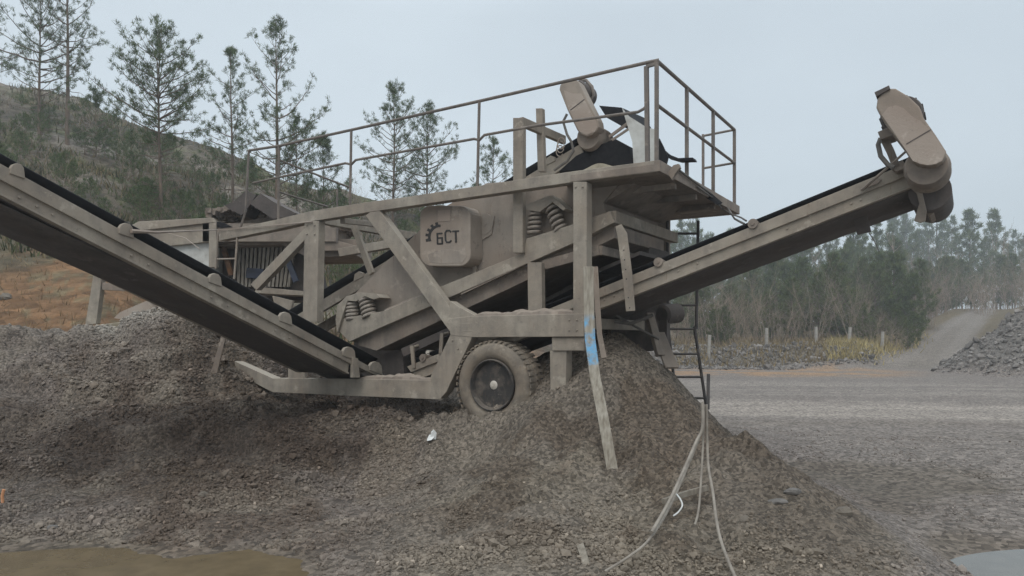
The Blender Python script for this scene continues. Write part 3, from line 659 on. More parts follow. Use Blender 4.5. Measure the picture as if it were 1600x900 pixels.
# screen box: side plates, deck and pan
sb = MB(); SV = .42
sb.prism(LP([(524, 508), (545, 470), (560, 453), (655, 360), (700, 320), (760, 286), (985, 270), (973, 281), (942, 317), (950, 340), (880, 370), (700, 455), (600, 502), (545, 530)], SV), (0, 1.65, 0))
screen = sb.build('screen_box', M['screen'], plant, bevel=.006)
q = MB(); q.prism(LP([(560, 540), (588, 548), (690, 500), (800, 449), (960, 372), (960, 350), (700, 462), (560, 527)], .34), (0, 1.5, 0)); q.build('under_pan', M['steel2'], plant, bevel=.006)
q = MB(); q.prism(LP([(528, 503), (531, 519), (546, 534), (600, 509.5), (668, 480.5), (704, 464), (896, 380), (960, 347.5), (953, 330), (890, 352), (822, 373), (818, 395), (700, 443), (600, 486), (538, 497)], .24), (0, .17, 0))
p0 = L(956, 339, .30); p1 = p0 + np.array((0, 1.95, 0)); q.beam(p0, p1, .10, .13)
q.build('spring_beam', M['steel'], plant, bevel=.006)
q = MB(); p0 = L(918, 391, .32); p1 = L(937, 391, .32); q.beam(L(850, 415, .32), p1, .08, .11); q.beam(p1, p1 + np.array((0, 1.5, 0)), .06, .10); q.build('lower_end_beam', M['steel2'], plant, bevel=.005)
# dark mesh decks between, seen through the open end
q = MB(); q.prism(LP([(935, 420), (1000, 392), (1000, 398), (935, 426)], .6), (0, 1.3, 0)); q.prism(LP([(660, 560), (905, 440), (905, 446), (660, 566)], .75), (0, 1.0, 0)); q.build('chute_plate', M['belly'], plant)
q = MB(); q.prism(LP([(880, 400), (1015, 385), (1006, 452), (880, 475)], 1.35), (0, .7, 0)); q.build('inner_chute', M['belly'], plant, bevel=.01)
q = MB(); q.prism(LP([(560, 505), (705, 480), (700, 596), (540, 596)], 1.9), (0, .04, 0)); q.build('tail_dark_filler', M['belly'], plant)  # dark sheet added behind the tail, standing for shade inside the plant
# lip over the discharge end
q = MB(); a0 = L(975, 279, .42); a1 = L(944, 316, .42); dv = np.array((0, 1.75, 0))
q.prism([a0, a0 + np.array((.10, 0, -.01)), a0 + np.array((.12, 0, -.07)), a0 + np.array((.03, 0, -.12)), a1 + np.array((.02, 0, 0)), a1], dv)
q.build('discharge_lip', M['steel2'], plant, bevel=.01)
q = MB(); bar(q, [(740, 349), (741, 447)], 5, .36, .40); q.build('side_strip', M['steel'], plant)
q = MB(); c = L(757, 350, .405); q.lathe(c, (0, 1, 0), [(0, 0), (0, .03), (-.012, .03), (-.012, .0)][::-1] , 20); q.lathe(c + np.array((0, .0, 0)), (0, 1, 0), [(-.008, 0), (-.008, .125), (.02, .125)], 36)
q.prism(LP([(742, 335), (772, 338), (768, 366), (745, 380)], .402), (0, .02, 0)); q.build('bearing_flange', M['screen'], screen, smooth=True)

# exciter cover with the painted emblem
def rrect(x0, y0, x1, y1, r, n=6):
    o = []
    for cx, cy, a0 in ((x1 - r, y0 + r, -90), (x1 - r, y1 - r, 0), (x0 + r, y1 - r, 90), (x0 + r, y0 + r, 180)):
        for i in range(n + 1): a = R(a0 + 90 * i / n); o.append((cx + r * math.cos(a), cy + r * math.sin(a)))
    return o
q = MB(); q.prism(LP(rrect(656, 321, 735, 416, 17), .16), (0, .26, 0)); cov = q.build('exciter_cover', M['cover'], plant, bevel=.012)
e = MB(); VE = .154
def st(pts_, w=2.3): e.prism(LP(strip(pts_, w), VE), (0, .012, 0))
st([(691, 364.5), (682.5, 365)]); st([(683, 364), (683.6, 381.5)]); st([(683, 372), (690.5, 371.6)]); st([(690.5, 370.6), (691, 381.6)]); st([(683, 381), (692, 380.4)])
st([(704.5, 362.5), (702, 360), (697.5, 360.3), (695.6, 363.5), (695.9, 375), (697.8, 378.4), (702.5, 378.3), (705, 375.6)])
st([(706.6, 361.4), (717, 360.8)]); st([(711.8, 361), (712.4, 379)], 2.6)
arc = [(688 + 17.5 * math.cos(R(a)), 370 + 17.5 * math.sin(R(a))) for a in range(158, 278, 8)]; e.prism(LP(strip(arc, 3.6), VE), (0, .012, 0))
for a in range(166, 276, 22):
    cxx, cyy = 688 + 21 * math.cos(R(a)), 370 + 21 * math.sin(R(a)); tx, ty = -math.sin(R(a)), math.cos(R(a)); nx, ny = math.cos(R(a)), math.sin(R(a))
    e.prism(LP([(cxx + tx * i * 2.1 + nx * j * 2.3, cyy + ty * i * 2.1 + ny * j * 2.3) for i, j in ((-1, -1), (1, -1), (1, 1), (-1, 1))], VE + .001), (0, .011, 0))
e.build('emblem', M['letter'], cov)
q = MB(); q.prism(LP([(684, 329), (703, 328), (703, 345), (684, 346)], .155), (0, .01, 0)); q.build('name_plate', M['coverlight'], cov, bevel=.002)
d = MB(); d.prism(LP([(668, 398), (680, 392), (700, 389), (715, 392), (728, 386), (729, 402), (722, 411), (690, 412), (672, 410)], .157), (0, .006, 0)); d.build('dust_crust', M['screen'], cov, bevel=.002)

# springs
def coil(c0, c1, rr, tr, turns=5):
    c0, c1 = np.array(c0), np.array(c1); ax = c1 - c0; ln = np.linalg.norm(ax); ax /= ln; a = np.cross(ax, (0, 1, 0)); a /= np.linalg.norm(a); b_ = np.cross(ax, a)
    nn = turns * 14
    return MB().tube([c0 + ax * ln * i / nn + rr * (a * math.cos(2 * math.pi * i / 14) + b_ * math.sin(2 * math.pi * i / 14)) for i in range(nn + 1)], tr, 7)
def mount(roof, coils):
    q = MB(); q.prism(LP(roof, .20), (0, .21, 0)); mt = q.build('spring_mount', M['steel'], plant, bevel=.004)
    for (xa, ya, xb, yb, rp) in coils:
        d = O[1] + u_[1] * L(xa, ya, .3)[0]
        coil(L(xb, yb, .30), L(xa, ya, .30), rp * d / F, 2.6 * d / F).build('coil_spring', M['coil'], mt, smooth=True)
    return mt
mount([(821, 320), (853, 307), (863, 305), (884, 326), (880, 329), (863, 316), (843, 331), (824, 328)], [(837, 329, 834, 365, 9), (861, 321, 876, 360, 10)])
mount([(527, 477), (541, 463), (560, 457), (588, 459), (594, 465), (583, 468), (570, 463), (556, 471), (543, 470), (536, 490), (527, 520), (524, 500)], [(551, 471, 551, 499, 9), (571, 464, 578, 495, 10.5)])

# end platform with its dusty deck
dk = MB(); ztop = L(1024, 251)[2]; zb = L(1024, 268.5)[2]
dk.box((-.98, -.004, zb + .005), (0, 2.95, ztop - .03)); dk.box((-.05, -.008, zb), (.012, 2.955, ztop)); dk.box((-.98, 2.85, zb), (-.05, 2.955, ztop))
for v in (.6, 1.3, 2.0): dk.box((-.98, v, zb - .06), (-.05, v + .06, zb + .006))
deck = dk.build('platform', M['steel2'], plant, bevel=.004)
q = MB(); pts_ = [(-1.05 - .0 + .1 * i, .02) for i in range(0)]
# handrails
rl = MB(); tp = [(390, 235), (436, 228), (549, 203), (749, 158), (1010, 98), (1029, 94)]
rl.tube([L(x, y, .05) for x, y in tp], .019, 8)
rl.tube([L(x, y, .05) for x, y in ((396, 286), (436, 277), (540, 255), (549, 257), (556, 250), (741, 217), (749, 219), (757, 211), (840, 196), (997, 175), (1006, 170), (1012, 164))], .016, 8)
for (x0, y0, x1, y1) in ((749, 158, 746, 292), (549, 203, 547, 320), (436, 228, 435, 345), (389, 235, 384, 330), (384, 330, 371, 372)):
    rl.tube([L(x0, y0, .05), L(x1, y1, .05)], .017, 8)
rl.build('side_handrail', M['rail'], plant, smooth=True)
r2 = MB(); top = L(1029, 94, .05); zt = top[2]; zm = L(1029, 163, .05)[2]; s_r = top[0] - .02
V1 = 2.9
r2.tube([(s_r, .05, zt), (s_r, V1, zt)], .02, 8); r2.tube([(s_r, .05, zm), (s_r, V1, zm)], .018, 8)
for vv in (.05, .97, 1.95, V1): r2.beam((s_r, vv, zb + .05), (s_r, vv, zt), .035, .035)
r2.beam(L(1010, 104, .05), L(1012, 262, .05), .04, .04); r2.beam(L(1010, 104, .05), (s_r, .05, zt - .03), .03, .03)
r2.tube([(s_r, V1, zt), (s_r - .42, V1, zt - .02)], .016, 8); r2.tube([(s_r, V1, zm), (s_r - .42, V1, zm - .02)], .016, 8); r2.beam((s_r - .42, V1, zb + .05), (s_r - .42, V1, zt), .03, .03)
r2.build('end_handrail', M['rail'], plant, smooth=True)
r3 = MB(); a0 = L(436, 250, .1)
r3.tube([L(436, 250, .1), L(549, 294, 1.2)], .015, 8); r3.tube([L(436, 300, .1), L(512, 323, 1.0)], .014, 8); r3.tube([L(527, 296, 1.1), L(527, 380, 1.1)], .015, 8)
r3.build('tail_handrail', M['rail'], plant, smooth=True)

# access ladder at the far corner of the platform, and a short one at the tail
ld = MB(); SL = -.12
def lad(pa, pb, rungs, width, r=.018):
    ld.tube([pa, pb], r, 6); w_ = np.array((-.0, -width, 0)); ld.tube([pa + w_, pb + w_], r, 6)
    for t in rungs: ld.tube([pa + (pb - pa) * t, pa + (pb - pa) * t + w_], r * .85, 6)
def W3(px, py, d):   # photo point at a distance -> plant coordinates
    X = (px - 800) / F * d - O[0]; Y = d - O[1]; return np.array((X * u_[0] + Y * u_[1], X * v_[0] + Y * v_[1], EYE + (HY - py) / F * d))
DL = 9.6
def rail2(xa, ya, xb, yb): ld.tube([W3(xa, ya, DL), W3(xb, yb, DL)], .02, 6)
rail2(1091, 345, 1088, 514); rail2(1085, 510, 1103, 632); rail2(1043, 345, 1044, 512); rail2(1044, 512, 1054, 600)
for y, xa, xb in ((365, 1043, 1091), (400, 1043, 1090), (438, 1043, 1090), (477, 1044, 1089), (514, 1044, 1087), (553, 1049, 1091), (589, 1053, 1097), (622, 1058, 1102)):
    ld.tube([W3(xa, y, DL), W3(xb, y, DL)], .016, 6)
ladder = ld.build('ladder', M['darkrail'], plant, smooth=True)
q = MB(); q.prism([W3(*p, 9.0) for p in ((1050, 478), (1058, 478), (1059, 500), (1051, 500))], (.02, .03, 0)); q.build('hanging_bracket', M['darkrail'], plant)
ld = MB(); t_ = L(372, 360, .02)
ld.tube([L(372, 358, .02), L(366, 436, .02)], .017, 6); ld.tube([L(341, 360, .02), L(337, 420, .02)], .014, 6); ld.tube([L(369, 404, .02), L(340, 405, .02)], .013, 6); ld.build('tail_ladder', M['cover'], plant, smooth=True)

# ---- conveyors
def roller(mb, p, q, r): mb.cyl(p, q, r, 16)
def sweep_belt(prof, A, B, name, parent, th=.014):
    """prof: (across, up) offsets of the troughed belt between two ends"""
    mb = MB(); n_ = len(prof); k = 24; vs = []; fs = []
    for i in range(k + 1):
        t = i / k
        for (ac, up) in prof: vs.append(A + (B - A) * t + ac + np.array((0, 0, up)))
    for i in range(k):
        for j in range(n_ - 1): fs.append((i * n_ + j, i * n_ + j + 1, (i + 1) * n_ + j + 1, (i + 1) * n_ + j))
    mb.add(vs, fs); o = mb.build(name, M['rubber'], parent, smooth=True)
    md = o.modifiers.new('thick', 'SOLIDIFY'); md.thickness = th; md.offset = 0
    return o

# left discharge conveyor: runs towards the camera, square to the plant
S0 = -3.92; CW = .95
XA, XE = -330, 597
topl = lambda x: 255 + .5495 * x
grv = lambda x: 280 + .5265 * x if x < 560 else 280 + .5265 * 560 + (x - 560) * .45
botl = lambda x: 302 + .515 * x
cv = MB()
for off, sgn in ((0, 1), (-CW, -1)):
    def QQ(x, y): return Q(x, y, S0) + np.array((off, 0, 0))
    cv.prism([QQ(XA, topl(XA)), QQ(XE, topl(XE)), QQ(XE - 3, topl(XE) + 6), QQ(549, grv(549)), QQ(XA, grv(XA))], (-.07 if sgn > 0 else .07, 0, 0))
    cv.prism([p + np.array((-.028 * sgn, 0, 0)) for p in (QQ(XA, grv(XA) - 3), QQ(549, grv(549) - 3), QQ(546, botl(546)), QQ(XA, botl(XA)))], (-.05 * sgn, 0, 0))
    cv.prism([p + np.array((-.01 * sgn, 0, 0)) for p in (QQ(XA, botl(XA) - 1.5), QQ(547, botl(547) - 1.5), QQ(546, botl(546) + 1.5), QQ(XA, botl(XA) + 2))], (-.08 * sgn, 0, 0))
A_, B_ = Q(XA, botl(XA) - 4, S0), Q(546, botl(546) - 4, S0)
for t in np.linspace(.04, .98, 7): p = A_ + (B_ - A_) * t; cv.beam(p + np.array((-.1, 0, 0)), p + np.array((-CW + .1, 0, 0)), .05, .05)
c = Q(547, 571, S0); cv.prism([Q(549, 558, S0) + np.array((.03, 0, 0)), Q(557, 560, S0) + np.array((.03, 0, 0)), Q(560, 590, S0) + np.array((.03, 0, 0)), Q(549, 590, S0) + np.array((.03, 0, 0))], (-.05, 0, 0))
for x in (30, 57, 82, 205, 232, 330, 356, 430, 452):
    p = Q(x, grv(x) * .42 + botl(x) * .58, S0 - .028); cv.cyl(p, p + np.array((.014, 0, 0)), .013, 6)
lconv = cv.build('discharge_conveyor', M['steel'], plant, bevel=.004)
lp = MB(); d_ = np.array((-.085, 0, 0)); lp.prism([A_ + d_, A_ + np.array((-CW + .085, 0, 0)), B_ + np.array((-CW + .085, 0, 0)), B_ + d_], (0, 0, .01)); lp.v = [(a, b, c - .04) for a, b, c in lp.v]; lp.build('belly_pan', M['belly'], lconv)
bl = lambda x: 240 + .5435 * x
A_, B_ = Q(XA, bl(XA), S0 - .09), Q(590, bl(590), S0 - .09)
sweep_belt([(np.array((a, 0, 0)), z) for a, z in ((0, 0), (-.10, -.075), (-.22, -.13), (-.4, -.14), (-.56, -.13), (-.68, -.075), (-.77, 0))], A_, B_, 'belt', lconv)
C_ = np.array((0, 0, -.43)); rb = sweep_belt([(np.array((a, 0, 0)), z) for a, z in ((.0, 0), (-.4, -.03), (-.78, -.01))], A_ + C_ + np.array((0, 0, .0)), B_ + C_ + np.array((0, 0, .12)), 'return_belt', lconv); rb.data.materials[0] = M['belly']
for x in (-210, -90, 28, 198, 337, 447, 546, 588):
    y = topl(x); q = MB(); k = 1.0 if x < 240 else .85
    poly = [(-12, 2), (-11, -7), (-7, -13), (-1, -15.5), (6, -14), (10, -9), (11, -2), (12, 8), (4, 6)]
    q.prism([Q(x + a * k, y + b_ * k + a * .1, S0 + .012) for a, b_ in poly], (-.045, 0, 0)); q.build('idler_bracket', M['steel'], lconv, bevel=.005)
    p = Q(x, y - 2, S0 - .08); q = MB(); roller(q, p, p + np.array((-.79, 0, -.05)), .035); q.build('idler', M['steel2'], lconv, smooth=True)

# right product conveyor: runs lengthwise through the plant and rises over the yard
VR = .27; RW = .98
tpl = lambda x: 450 - .4065 * (x - 938); gvl = lambda x: tpl(x) + 12.5 + .0115 * (x - 938); bol = lambda x: tpl(x) + 27.5 + .0215 * (x - 938)
X0, X1 = 636, 1424
rc = MB()
for off, sg in ((0, 1), (RW, -1)):
    def LL(x, y): return L(x, y, VR) + np.array((0, off, 0))
    rc.prism([LL(X0, tpl(X0)), LL(X1, tpl(X1)), LL(X1 + 4, gvl(X1)), LL(X0 + 6, gvl(X0))], (0, .07 * sg, 0))
    rc.prism([p + np.array((0, .028 * sg, 0)) for p in (LL(X0 + 4, gvl(X0) - 2), LL(X1 + 3, gvl(X1) - 2), LL(X1, bol(X1)), LL(X0 + 12, bol(X0)))], (0, .05 * sg, 0))
    rc.prism([p + np.array((0, .01 * sg, 0)) for p in (LL(X0 + 12, bol(X0) - 1), LL(X1, bol(X1) - 1.5), LL(X1, bol(X1) + 2), LL(X0 + 12, bol(X0) + 1.5))], (0, .08 * sg, 0))
A_, B_ = L(X0 + 14, bol(X0 + 14) - 4, VR), L(X1 - 4, bol(X1) - 4, VR)
for t in np.linspace(.05, .97, 8): p = A_ + (B_ - A_) * t; rc.beam(p + np.array((0, .09, 0)), p + np.array((0, RW - .09, 0)), .05, .05)
for x in (945, 960, 1060, 1090, 1230, 1330, 1345):
    p = L(x, gvl(x) * .45 + bol(x) * .55, VR + .028); rc.cyl(p, p + np.array((0, -.014, 0)), .011, 6)
rconv = rc.build('product_conveyor', M['steel'], plant, bevel=.004)
q = MB(); q.prism([A_ + np.array((0, .085, 0)), A_ + np.array((0, RW - .085, 0)), B_ + np.array((0, RW - .085, 0)), B_ + np.array((0, .085, 0))], (0, 0, .01)); q.build('belly_pan', M['belly'], rconv)
bt = lambda x: tpl(x) - 7.5
A_, B_ = L(X0 + 4, bt(X0 + 4), VR + .10), L(X1 + 14, bt(X1 + 14), VR + .10)
sweep_belt([(np.array((0, a, 0)), z) for a, z in ((0, 0), (.10, -.05), (.22, -.09), (.4, -.10), (.56, -.09), (.68, -.05), (.78, 0))], A_, B_, 'belt', rconv)
rb = sweep_belt([(np.array((0, a, 0)), z) for a, z in ((-.02, .0), (.4, -.05), (.80, -.04))], A_ + np.array((0, 0, -.27)), B_ + np.array((0, 0, -.29)), 'return_belt', rconv); rb.data.materials[0] = M['belly']
for x in (660, 1028, 1176):
    p = L(x, tpl(x) - 4, VR - .015); q = MB(); ax = np.array((.02, .30, .0)); q.cyl(p + np.array((0, 0, .0)), p + np.array((.0, .34, -.04)), .048, 18)
    q.cyl(p + np.array((0, -.012, 0)), p, .018, 12); q.build('idler', M['steel2'], rconv, smooth=True)
q = MB(); bar(q, [(1340, 322), (1350, 364)], 22, VR + .3, VR + .34); q.build('return_bracket', M['belly'], rconv)
for xa, ya, xb, yb in ((646, 575, 643, 540), (688, 552, 690, 520)):
    q = MB(); bar(q, [(xa, ya), (xb, yb)], 5, VR - .02, VR + .0); q.cyl(L(xb + 2, yb + 3, VR), L(xb + 2, yb + 3, VR) + np.array((0, .25, .05)), .02, 10); q.build('skirt_bracket', M['steel'], rconv)
q = MB(); q.prism(LP([(626, 545), (700, 512), (702, 524), (630, 558)], VR + .1), (0, .03, 0)); q.prism(LP([(600, 552), (628, 548), (632, 590), (600, 592)], VR + .3), (0, .5, 0)); q.build('feed_chute', M['belly'], rconv, bevel=.006)
q = MB(); c = L(668, 551, VR + .1); q.cyl(c, c + np.array((0, .5, 0)), .03, 16); q.build('tail_roller', M['hub'], rconv, smooth=True)
# head pulley, torn scraper and drive of the right conveyor
c = L(1452, 296, VR); q = MB(); q.cyl(c + np.array((0, .08, 0)), c + np.array((0, RW - .08, 0)), .165, 28); q.build('head_pulley', M['belly'], rconv, smooth=True)
q = MB(); q.prism(LP([(1418, 290), (1440, 296), (1448, 330), (1446, 345), (1438, 348), (1428, 345), (1436, 318), (1432, 302)], VR + .05), (0, .03, 0)); q.prism(LP([(1440, 300), (1474, 296), (1479, 316), (1452, 338), (1446, 330)], VR + .25), (0, .5, 0)); q.build('belt_scraper', M['steel2'], rconv, bevel=.006)
VH = -.10
q = MB(); c = L(1447, 257, VH); d_ = 6.05
q.lathe(c, (0, 1, 0), [(.06, 0), (.06, .15), (.10, .168), (.17, .174), (.18, .155), (.26, .15), (.30, .172), (.36, .172), (.37, 0)], 44); gear = q.build('drive_gearbox', M['steel2'], plant, smooth=True)
outl = [(1414, 234), (1426, 252), (1438, 257.5), (1450, 259), (1463, 257), (1472, 252), (1477.5, 244), (1478, 236), (1462, 211), (1443, 184), (1440, 174), (1436, 166), (1419, 150), (1399, 138), (1389, 138), (1379, 144), (1371, 154), (1369, 168), (1378, 184), (1390, 203)]
q = MB(); q.prism(LP(outl, VH - .06), (0, .14, 0)); gd = q.build('drive_guard', M['cover'], plant, bevel=.012)
q = MB(); q.prism(LP([(1366, 144), (1389, 133), (1391, 139), (1369, 151)], VH - .08), (0, .2, 0)); q.build('guard_hood', M['belly'], gd, bevel=.004)
q = MB(); q.prism(LP([(1378, 180), (1387, 168), (1399, 164), (1412, 169), (1424, 181), (1438, 189), (1453, 203), (1477, 238), (1472, 251), (1462, 256), (1450, 258), (1438, 256), (1426, 251), (1414.5, 233)], VH - .066), (0, .006, 0)); q.build('guard_panel', M['coverlight'], gd)
q = MB(); bar(q, [(1416, 225), (1455, 202)], 1.4, VH - .07, VH - .066); q.build('guard_seam', M['belly'], gd)
# motor behind the guard and its bent bracket
q = MB(); c = L(1408, 178, .05); q.lathe(c, (0, 1, 0), [(0, 0), (0, .15), (.05, .165), (.30, .165), (.34, .12), (.36, 0)], 28)
for k in range(14):
    th = 2 * math.pi * k / 14; e_ = np.array((math.cos(th), 0, math.sin(th))); q.beam(c + e_ * .163 + np.array((0, .06, 0)), c + e_ * .163 + np.array((0, .29, 0)), .010, .02, up=tuple(e_))
q.build('drive_motor', M['belly'], gd, smooth=True)
q = MB(); q.prism(LP([(1371, 206), (1388, 199), (1397, 211), (1376, 218)], .02), (0, .25, 0)); bar(q, [(1381, 216), (1391, 236), (1401, 262)], 13, .12, .2); q.prism(LP([(1392, 262), (1410, 250), (1418, 262), (1400, 268)], .12), (0, .15, 0)); q.build('motor_bracket', M['steel2'], gd, bevel=.005)
q = MB(); q.tube([L(x, y, .05) for x, y in ((1376, 216), (1372, 226), (1376, 244), (1387, 257), (1396, 262))], .02, 8); q.build('motor_cable', M['hose'], gd, smooth=True)
q = MB(); q.tube([L(1416, 236, .02), L(1380, 268, .1), L(1346, 297, VR - .02)], [.010, .012, .014], 6); q.prism(LP([(1346, 297), (1366, 277), (1377, 280), (1372, 286)], VR - .03), (0, .02, 0)); q.build('tie_rod', M['steel2'], plant)
q = MB(); q.tube([L(x, y, .25) for x, y in ((1358, 364), (1366, 376), (1374, 394))], .004, 5); q.build('loose_wire', M['hose'], rconv)

# strap with adjustment holes
q = MB(); bar(q, [(966, 352), (972, 366), (980, 430), (985, 486)], [10, 15, 15, 14], .13, .145); strap = q.build('hanger_strap', M['steel'], plant, bevel=.002)
for x, y in ((975, 391), (976, 406), (978, 421), (979, 436), (982, 465), (984, 481)):
    q = MB(); q.cyl(L(x, y, .1285), L(x, y, .146), .008, 10); q.build('bolt_hole', M['letter'], strap)

# feed conveyor: lengthwise behind, carries material up to the top of the screen
VF = .98
ft = lambda x: 474 - .604 * (x - 494)
FX0, FX1 = 440, 905
fc = MB()
for off, sg in ((0, 1), (.8, -1)):
    fc.prism([L(FX0, ft(FX0), VF) + np.array((0, off, 0)), L(FX1, ft(FX1), VF) + np.array((0, off, 0)), L(FX1 + 10, ft(FX1) + 17, VF) + np.array((0, off, 0)), L(FX0 + 4, ft(FX0) + 15, VF) + np.array((0, off, 0))], (0, .06 * sg, 0))
bar(fc, [(494, 490), (560, 443), (640, 385)], 6, VF + .02, VF + .07)
fconv = fc.build('feed_conveyor', M['steel'], plant, bevel=.004)
A_, B_ = L(FX0, ft(FX0) - 15, VF + .08), L(FX1 + 12, ft(FX1 + 12) - 12, VF + .08)
sweep_belt([(np.array((0, a, 0)), z) for a, z in ((0, 0), (.08, -.08), (.2, -.13), (.44, -.13), (.56, -.08), (.64, 0))], A_, B_, 'belt', fconv)
for x in (560, 660, 760, 860):
    q = MB(); q.prism([L(x + a, ft(x) + b_, VF - .01) for a, b_ in ((-8, 6), (-6, -6), (0, -10), (6, -8), (8, -2))], (0, .05, 0)); q.build('idler_bracket', M['steel'], fconv, bevel=.004)
VC = .78
outl = [(874, 140), (875, 133), (880, 128), (900, 124.5), (904, 128), (934, 188), (935.5, 198), (932, 205), (925, 211), (916, 213), (908, 210), (902, 204), (886, 171)]
q = MB(); q.prism(LP(outl, VC), (0, .16, 0)); g2 = q.build('drive_guard', M['cover'], plant, bevel=.01)
q = MB(); q.prism(LP([(881, 141), (894, 146), (908, 146), (932, 192), (933, 199), (929, 206), (916, 211), (905, 205), (888, 170)], VC - .006), (0, .006, 0)); q.build('guard_panel', M['coverlight'], g2)
q = MB(); bar(q, [(891, 172), (913, 155)], 1.2, VC - .010, VC - .006); q.build('guard_seam', M['belly'], g2)
q = MB(); c = L(919, 213, VC + .1); q.lathe(c, (0, 1, 0), [(0, 0), (0, .145), (.05, .16), (.13, .165), (.15, .14), (.28, .14), (.3, .165), (.36, .165), (.37, 0)], 36); q.build('drive_gearbox', M['cover'], g2, smooth=True)
q = MB(); c = L(900, 142, VC + .15); q.lathe(c, (0, 1, 0), [(0, 0), (0, .12), (.04, .135), (.30, .135), (.33, .1), (.34, 0)], 24); q.build('drive_motor', M['belly'], g2, smooth=True)
q = MB(); q.tube([L(x, y, VC + .3) for x, y in ((906, 124), (916, 126), (925, 136), (928, 150), (922, 160))], .022, 8); q.build('guard_hoop', M['rail'], g2, smooth=True)
q = MB(); q.tube([L(x, y, VC - .05) for x, y in ((886, 178), (880, 190), (886, 210), (893, 222), (896, 236), (886, 252), (866, 266))], .016, 8); q.build('power_cable', M['hose'], g2, smooth=True)
q = MB()
for k in range(3):
    c = L(877 - k * 3, 224 + k * 5, VC + .05); rr = .05
    q.tube([c + np.array((rr * math.cos(t), .0 + .03 * k, rr * 1.3 * math.sin(t))) for t in np.linspace(0, 5.6, 16)], .007, 5)
q.build('wire_loop', M['coverlight'], g2)
q = MB(); q.prism(LP([(872, 268), (900, 243), (922, 232), (948, 222), (960, 216), (986, 230), (990, 258), (960, 264)], VF - .02), (0, .75, 0)); q.build('discharge_curtain', M['rubber'], plant, bevel=.01)
q = MB(); q.prism(LP([(936, 165), (971, 168), (982, 188), (973, 198), (948, 184)], VF - .05), (.02, .7, .05)); q.build('rubber_flap', M['rubber'], plant)
q = MB(); q.prism(LP([(972, 169), (982, 181), (1012, 200), (1026, 202), (1024, 254), (990, 257), (988, 222), (980, 195)], .70), (.0, .012, 0)); q.prism(LP([(1008, 200), (1026, 202), (1024, 254), (1008, 255)], .68), (0, .02, 0)); q.build('splash_sheet', M['white'], plant)
q = MB(); q.beam(L(952, 214, .8), L(982, 192, .85), .03, .03); q.beam(L(956, 219, .8), L(986, 199, .85), .02, .025); q.build('brace_bar', M['steel2'], plant)
q = MB(); q.prism(LP([(1030, 216), (1036, 228), (1044, 246), (1041, 258), (1030, 254), (1027, 230)], .45), (0, .02, 0)); q.prism(LP([(1031, 229), (1045, 241), (1060, 247), (1082, 246), (1084, 250), (1060, 251), (1043, 246), (1031, 236)], .85), (0, .12, 0)); q.build('rubber_strip', M['rubber'], plant)
q = MB(); q.prism(LP([(1043, 270), (1052, 258), (1060, 256), (1062, 262), (1054, 272), (1050, 281)], .15), (.0, .05, 0)); q.prism(LP([(1132, 318), (1138, 316), (1139, 330), (1131, 332)], 2.8), (0, .05, 0)); q.build('toe_plate', M['steel2'], plant)
# dust heaped on the platform edge
q = MB(); k = 40; vs = []; fs = []
for i in range(k + 1):
    t = i / k; x = 862 + (1000 - 862) * t; b0 = L(x, 0, .05); s_ = b0[0]; h = ztop - .045 + .10 * math.sin(math.pi * t) ** .7 * (0.6 + .5 * math.sin(t * 7 + 1) ** 2)
    vs += [(s_, -.0, ztop - .06), (s_, .05, h), (s_, .28, h + .015 * math.sin(9 * t)), (s_, .75, ztop - .07)]
for i in range(k):
    for j in range(3): fs.append((i * 4 + j, (i + 1) * 4 + j, (i + 1) * 4 + j + 1, i * 4 + j + 1))
q.add(vs, fs); o = q.build('dust_pile', M['sand'], plant, smooth=True)
def dust_line(x0, y0, x1, y1, v0, v1, h, seed):
    k = 60; vs = []; fs = []; q = MB()
    for i in range(k + 1):
        t = i / k; b0 = L(x0 + (x1 - x0) * t, y0 + (y1 - y0) * t, v0); e_ = math.sin(math.pi * t) ** .3
        hh = h * e_ * (.55 + .9 * float(vnoise(np.array([t * 9.]), np.array([seed * 3.1]), seed)[0]) + .4 * float(vnoise(np.array([t * 31.]), np.array([.5]), seed)[0]))
        for a_, f_ in ((0, -.02), (.12, hh * .55), (.45, hh), (.85, hh * .6), (1, -.02)): vs.append((b0[0], v0 + (v1 - v0) * a_, b0[2] + f_))
    for i in range(k):
        for j in range(4): fs.append((i * 5 + j, (i + 1) * 5 + j, (i + 1) * 5 + j + 1, i * 5 + j + 1))
    q.add(vs, fs); return q.build('dust_pile', M['steel2'], plant, smooth=True)
dust_line(738, 494, 900, 490.5, .0, .14, .05, 3); dust_line(560, 592, 672, 594, .0, .15, .05, 5); dust_line(646, 314, 890, 268.5, .0, .12, .018, 6); dust_line(720, 458, 890, 378, .245, .36, .03, 7); dust_line(600, 484, 690, 447, .245, .36, .015, 8)
# slack cable and chain from the platform corner to the right conveyor
q = MB(); q.tube([W3(x, y, d) for x, y, d in ((1056, 262, 7.6), (1080, 280, 8.0), (1110, 302, 8.6), (1125, 318, 9.0), (1135, 322, 9.4), (1148, 342, 8.6), (1163, 350, 7.4))], .012, 6)
q.tube([W3(x, y, d) for x, y, d in ((1090, 292, 8.2), (1112, 308, 8.6), (1128, 326, 9.2), (1142, 334, 8.8), (1158, 340, 8.0), (1166, 345, 7.4))], .010, 6); q.build('slack_cable', M['hose'], plant, smooth=True)
q = MB(); q.prism([W3(x, y, 8.6) for x, y in ((1072, 284), (1082, 287), (1104, 301), (1124, 318), (1121, 320), (1098, 306), (1078, 291))], (.03, .03, .01)); q.build('torn_rubber', M['rubber'], plant)
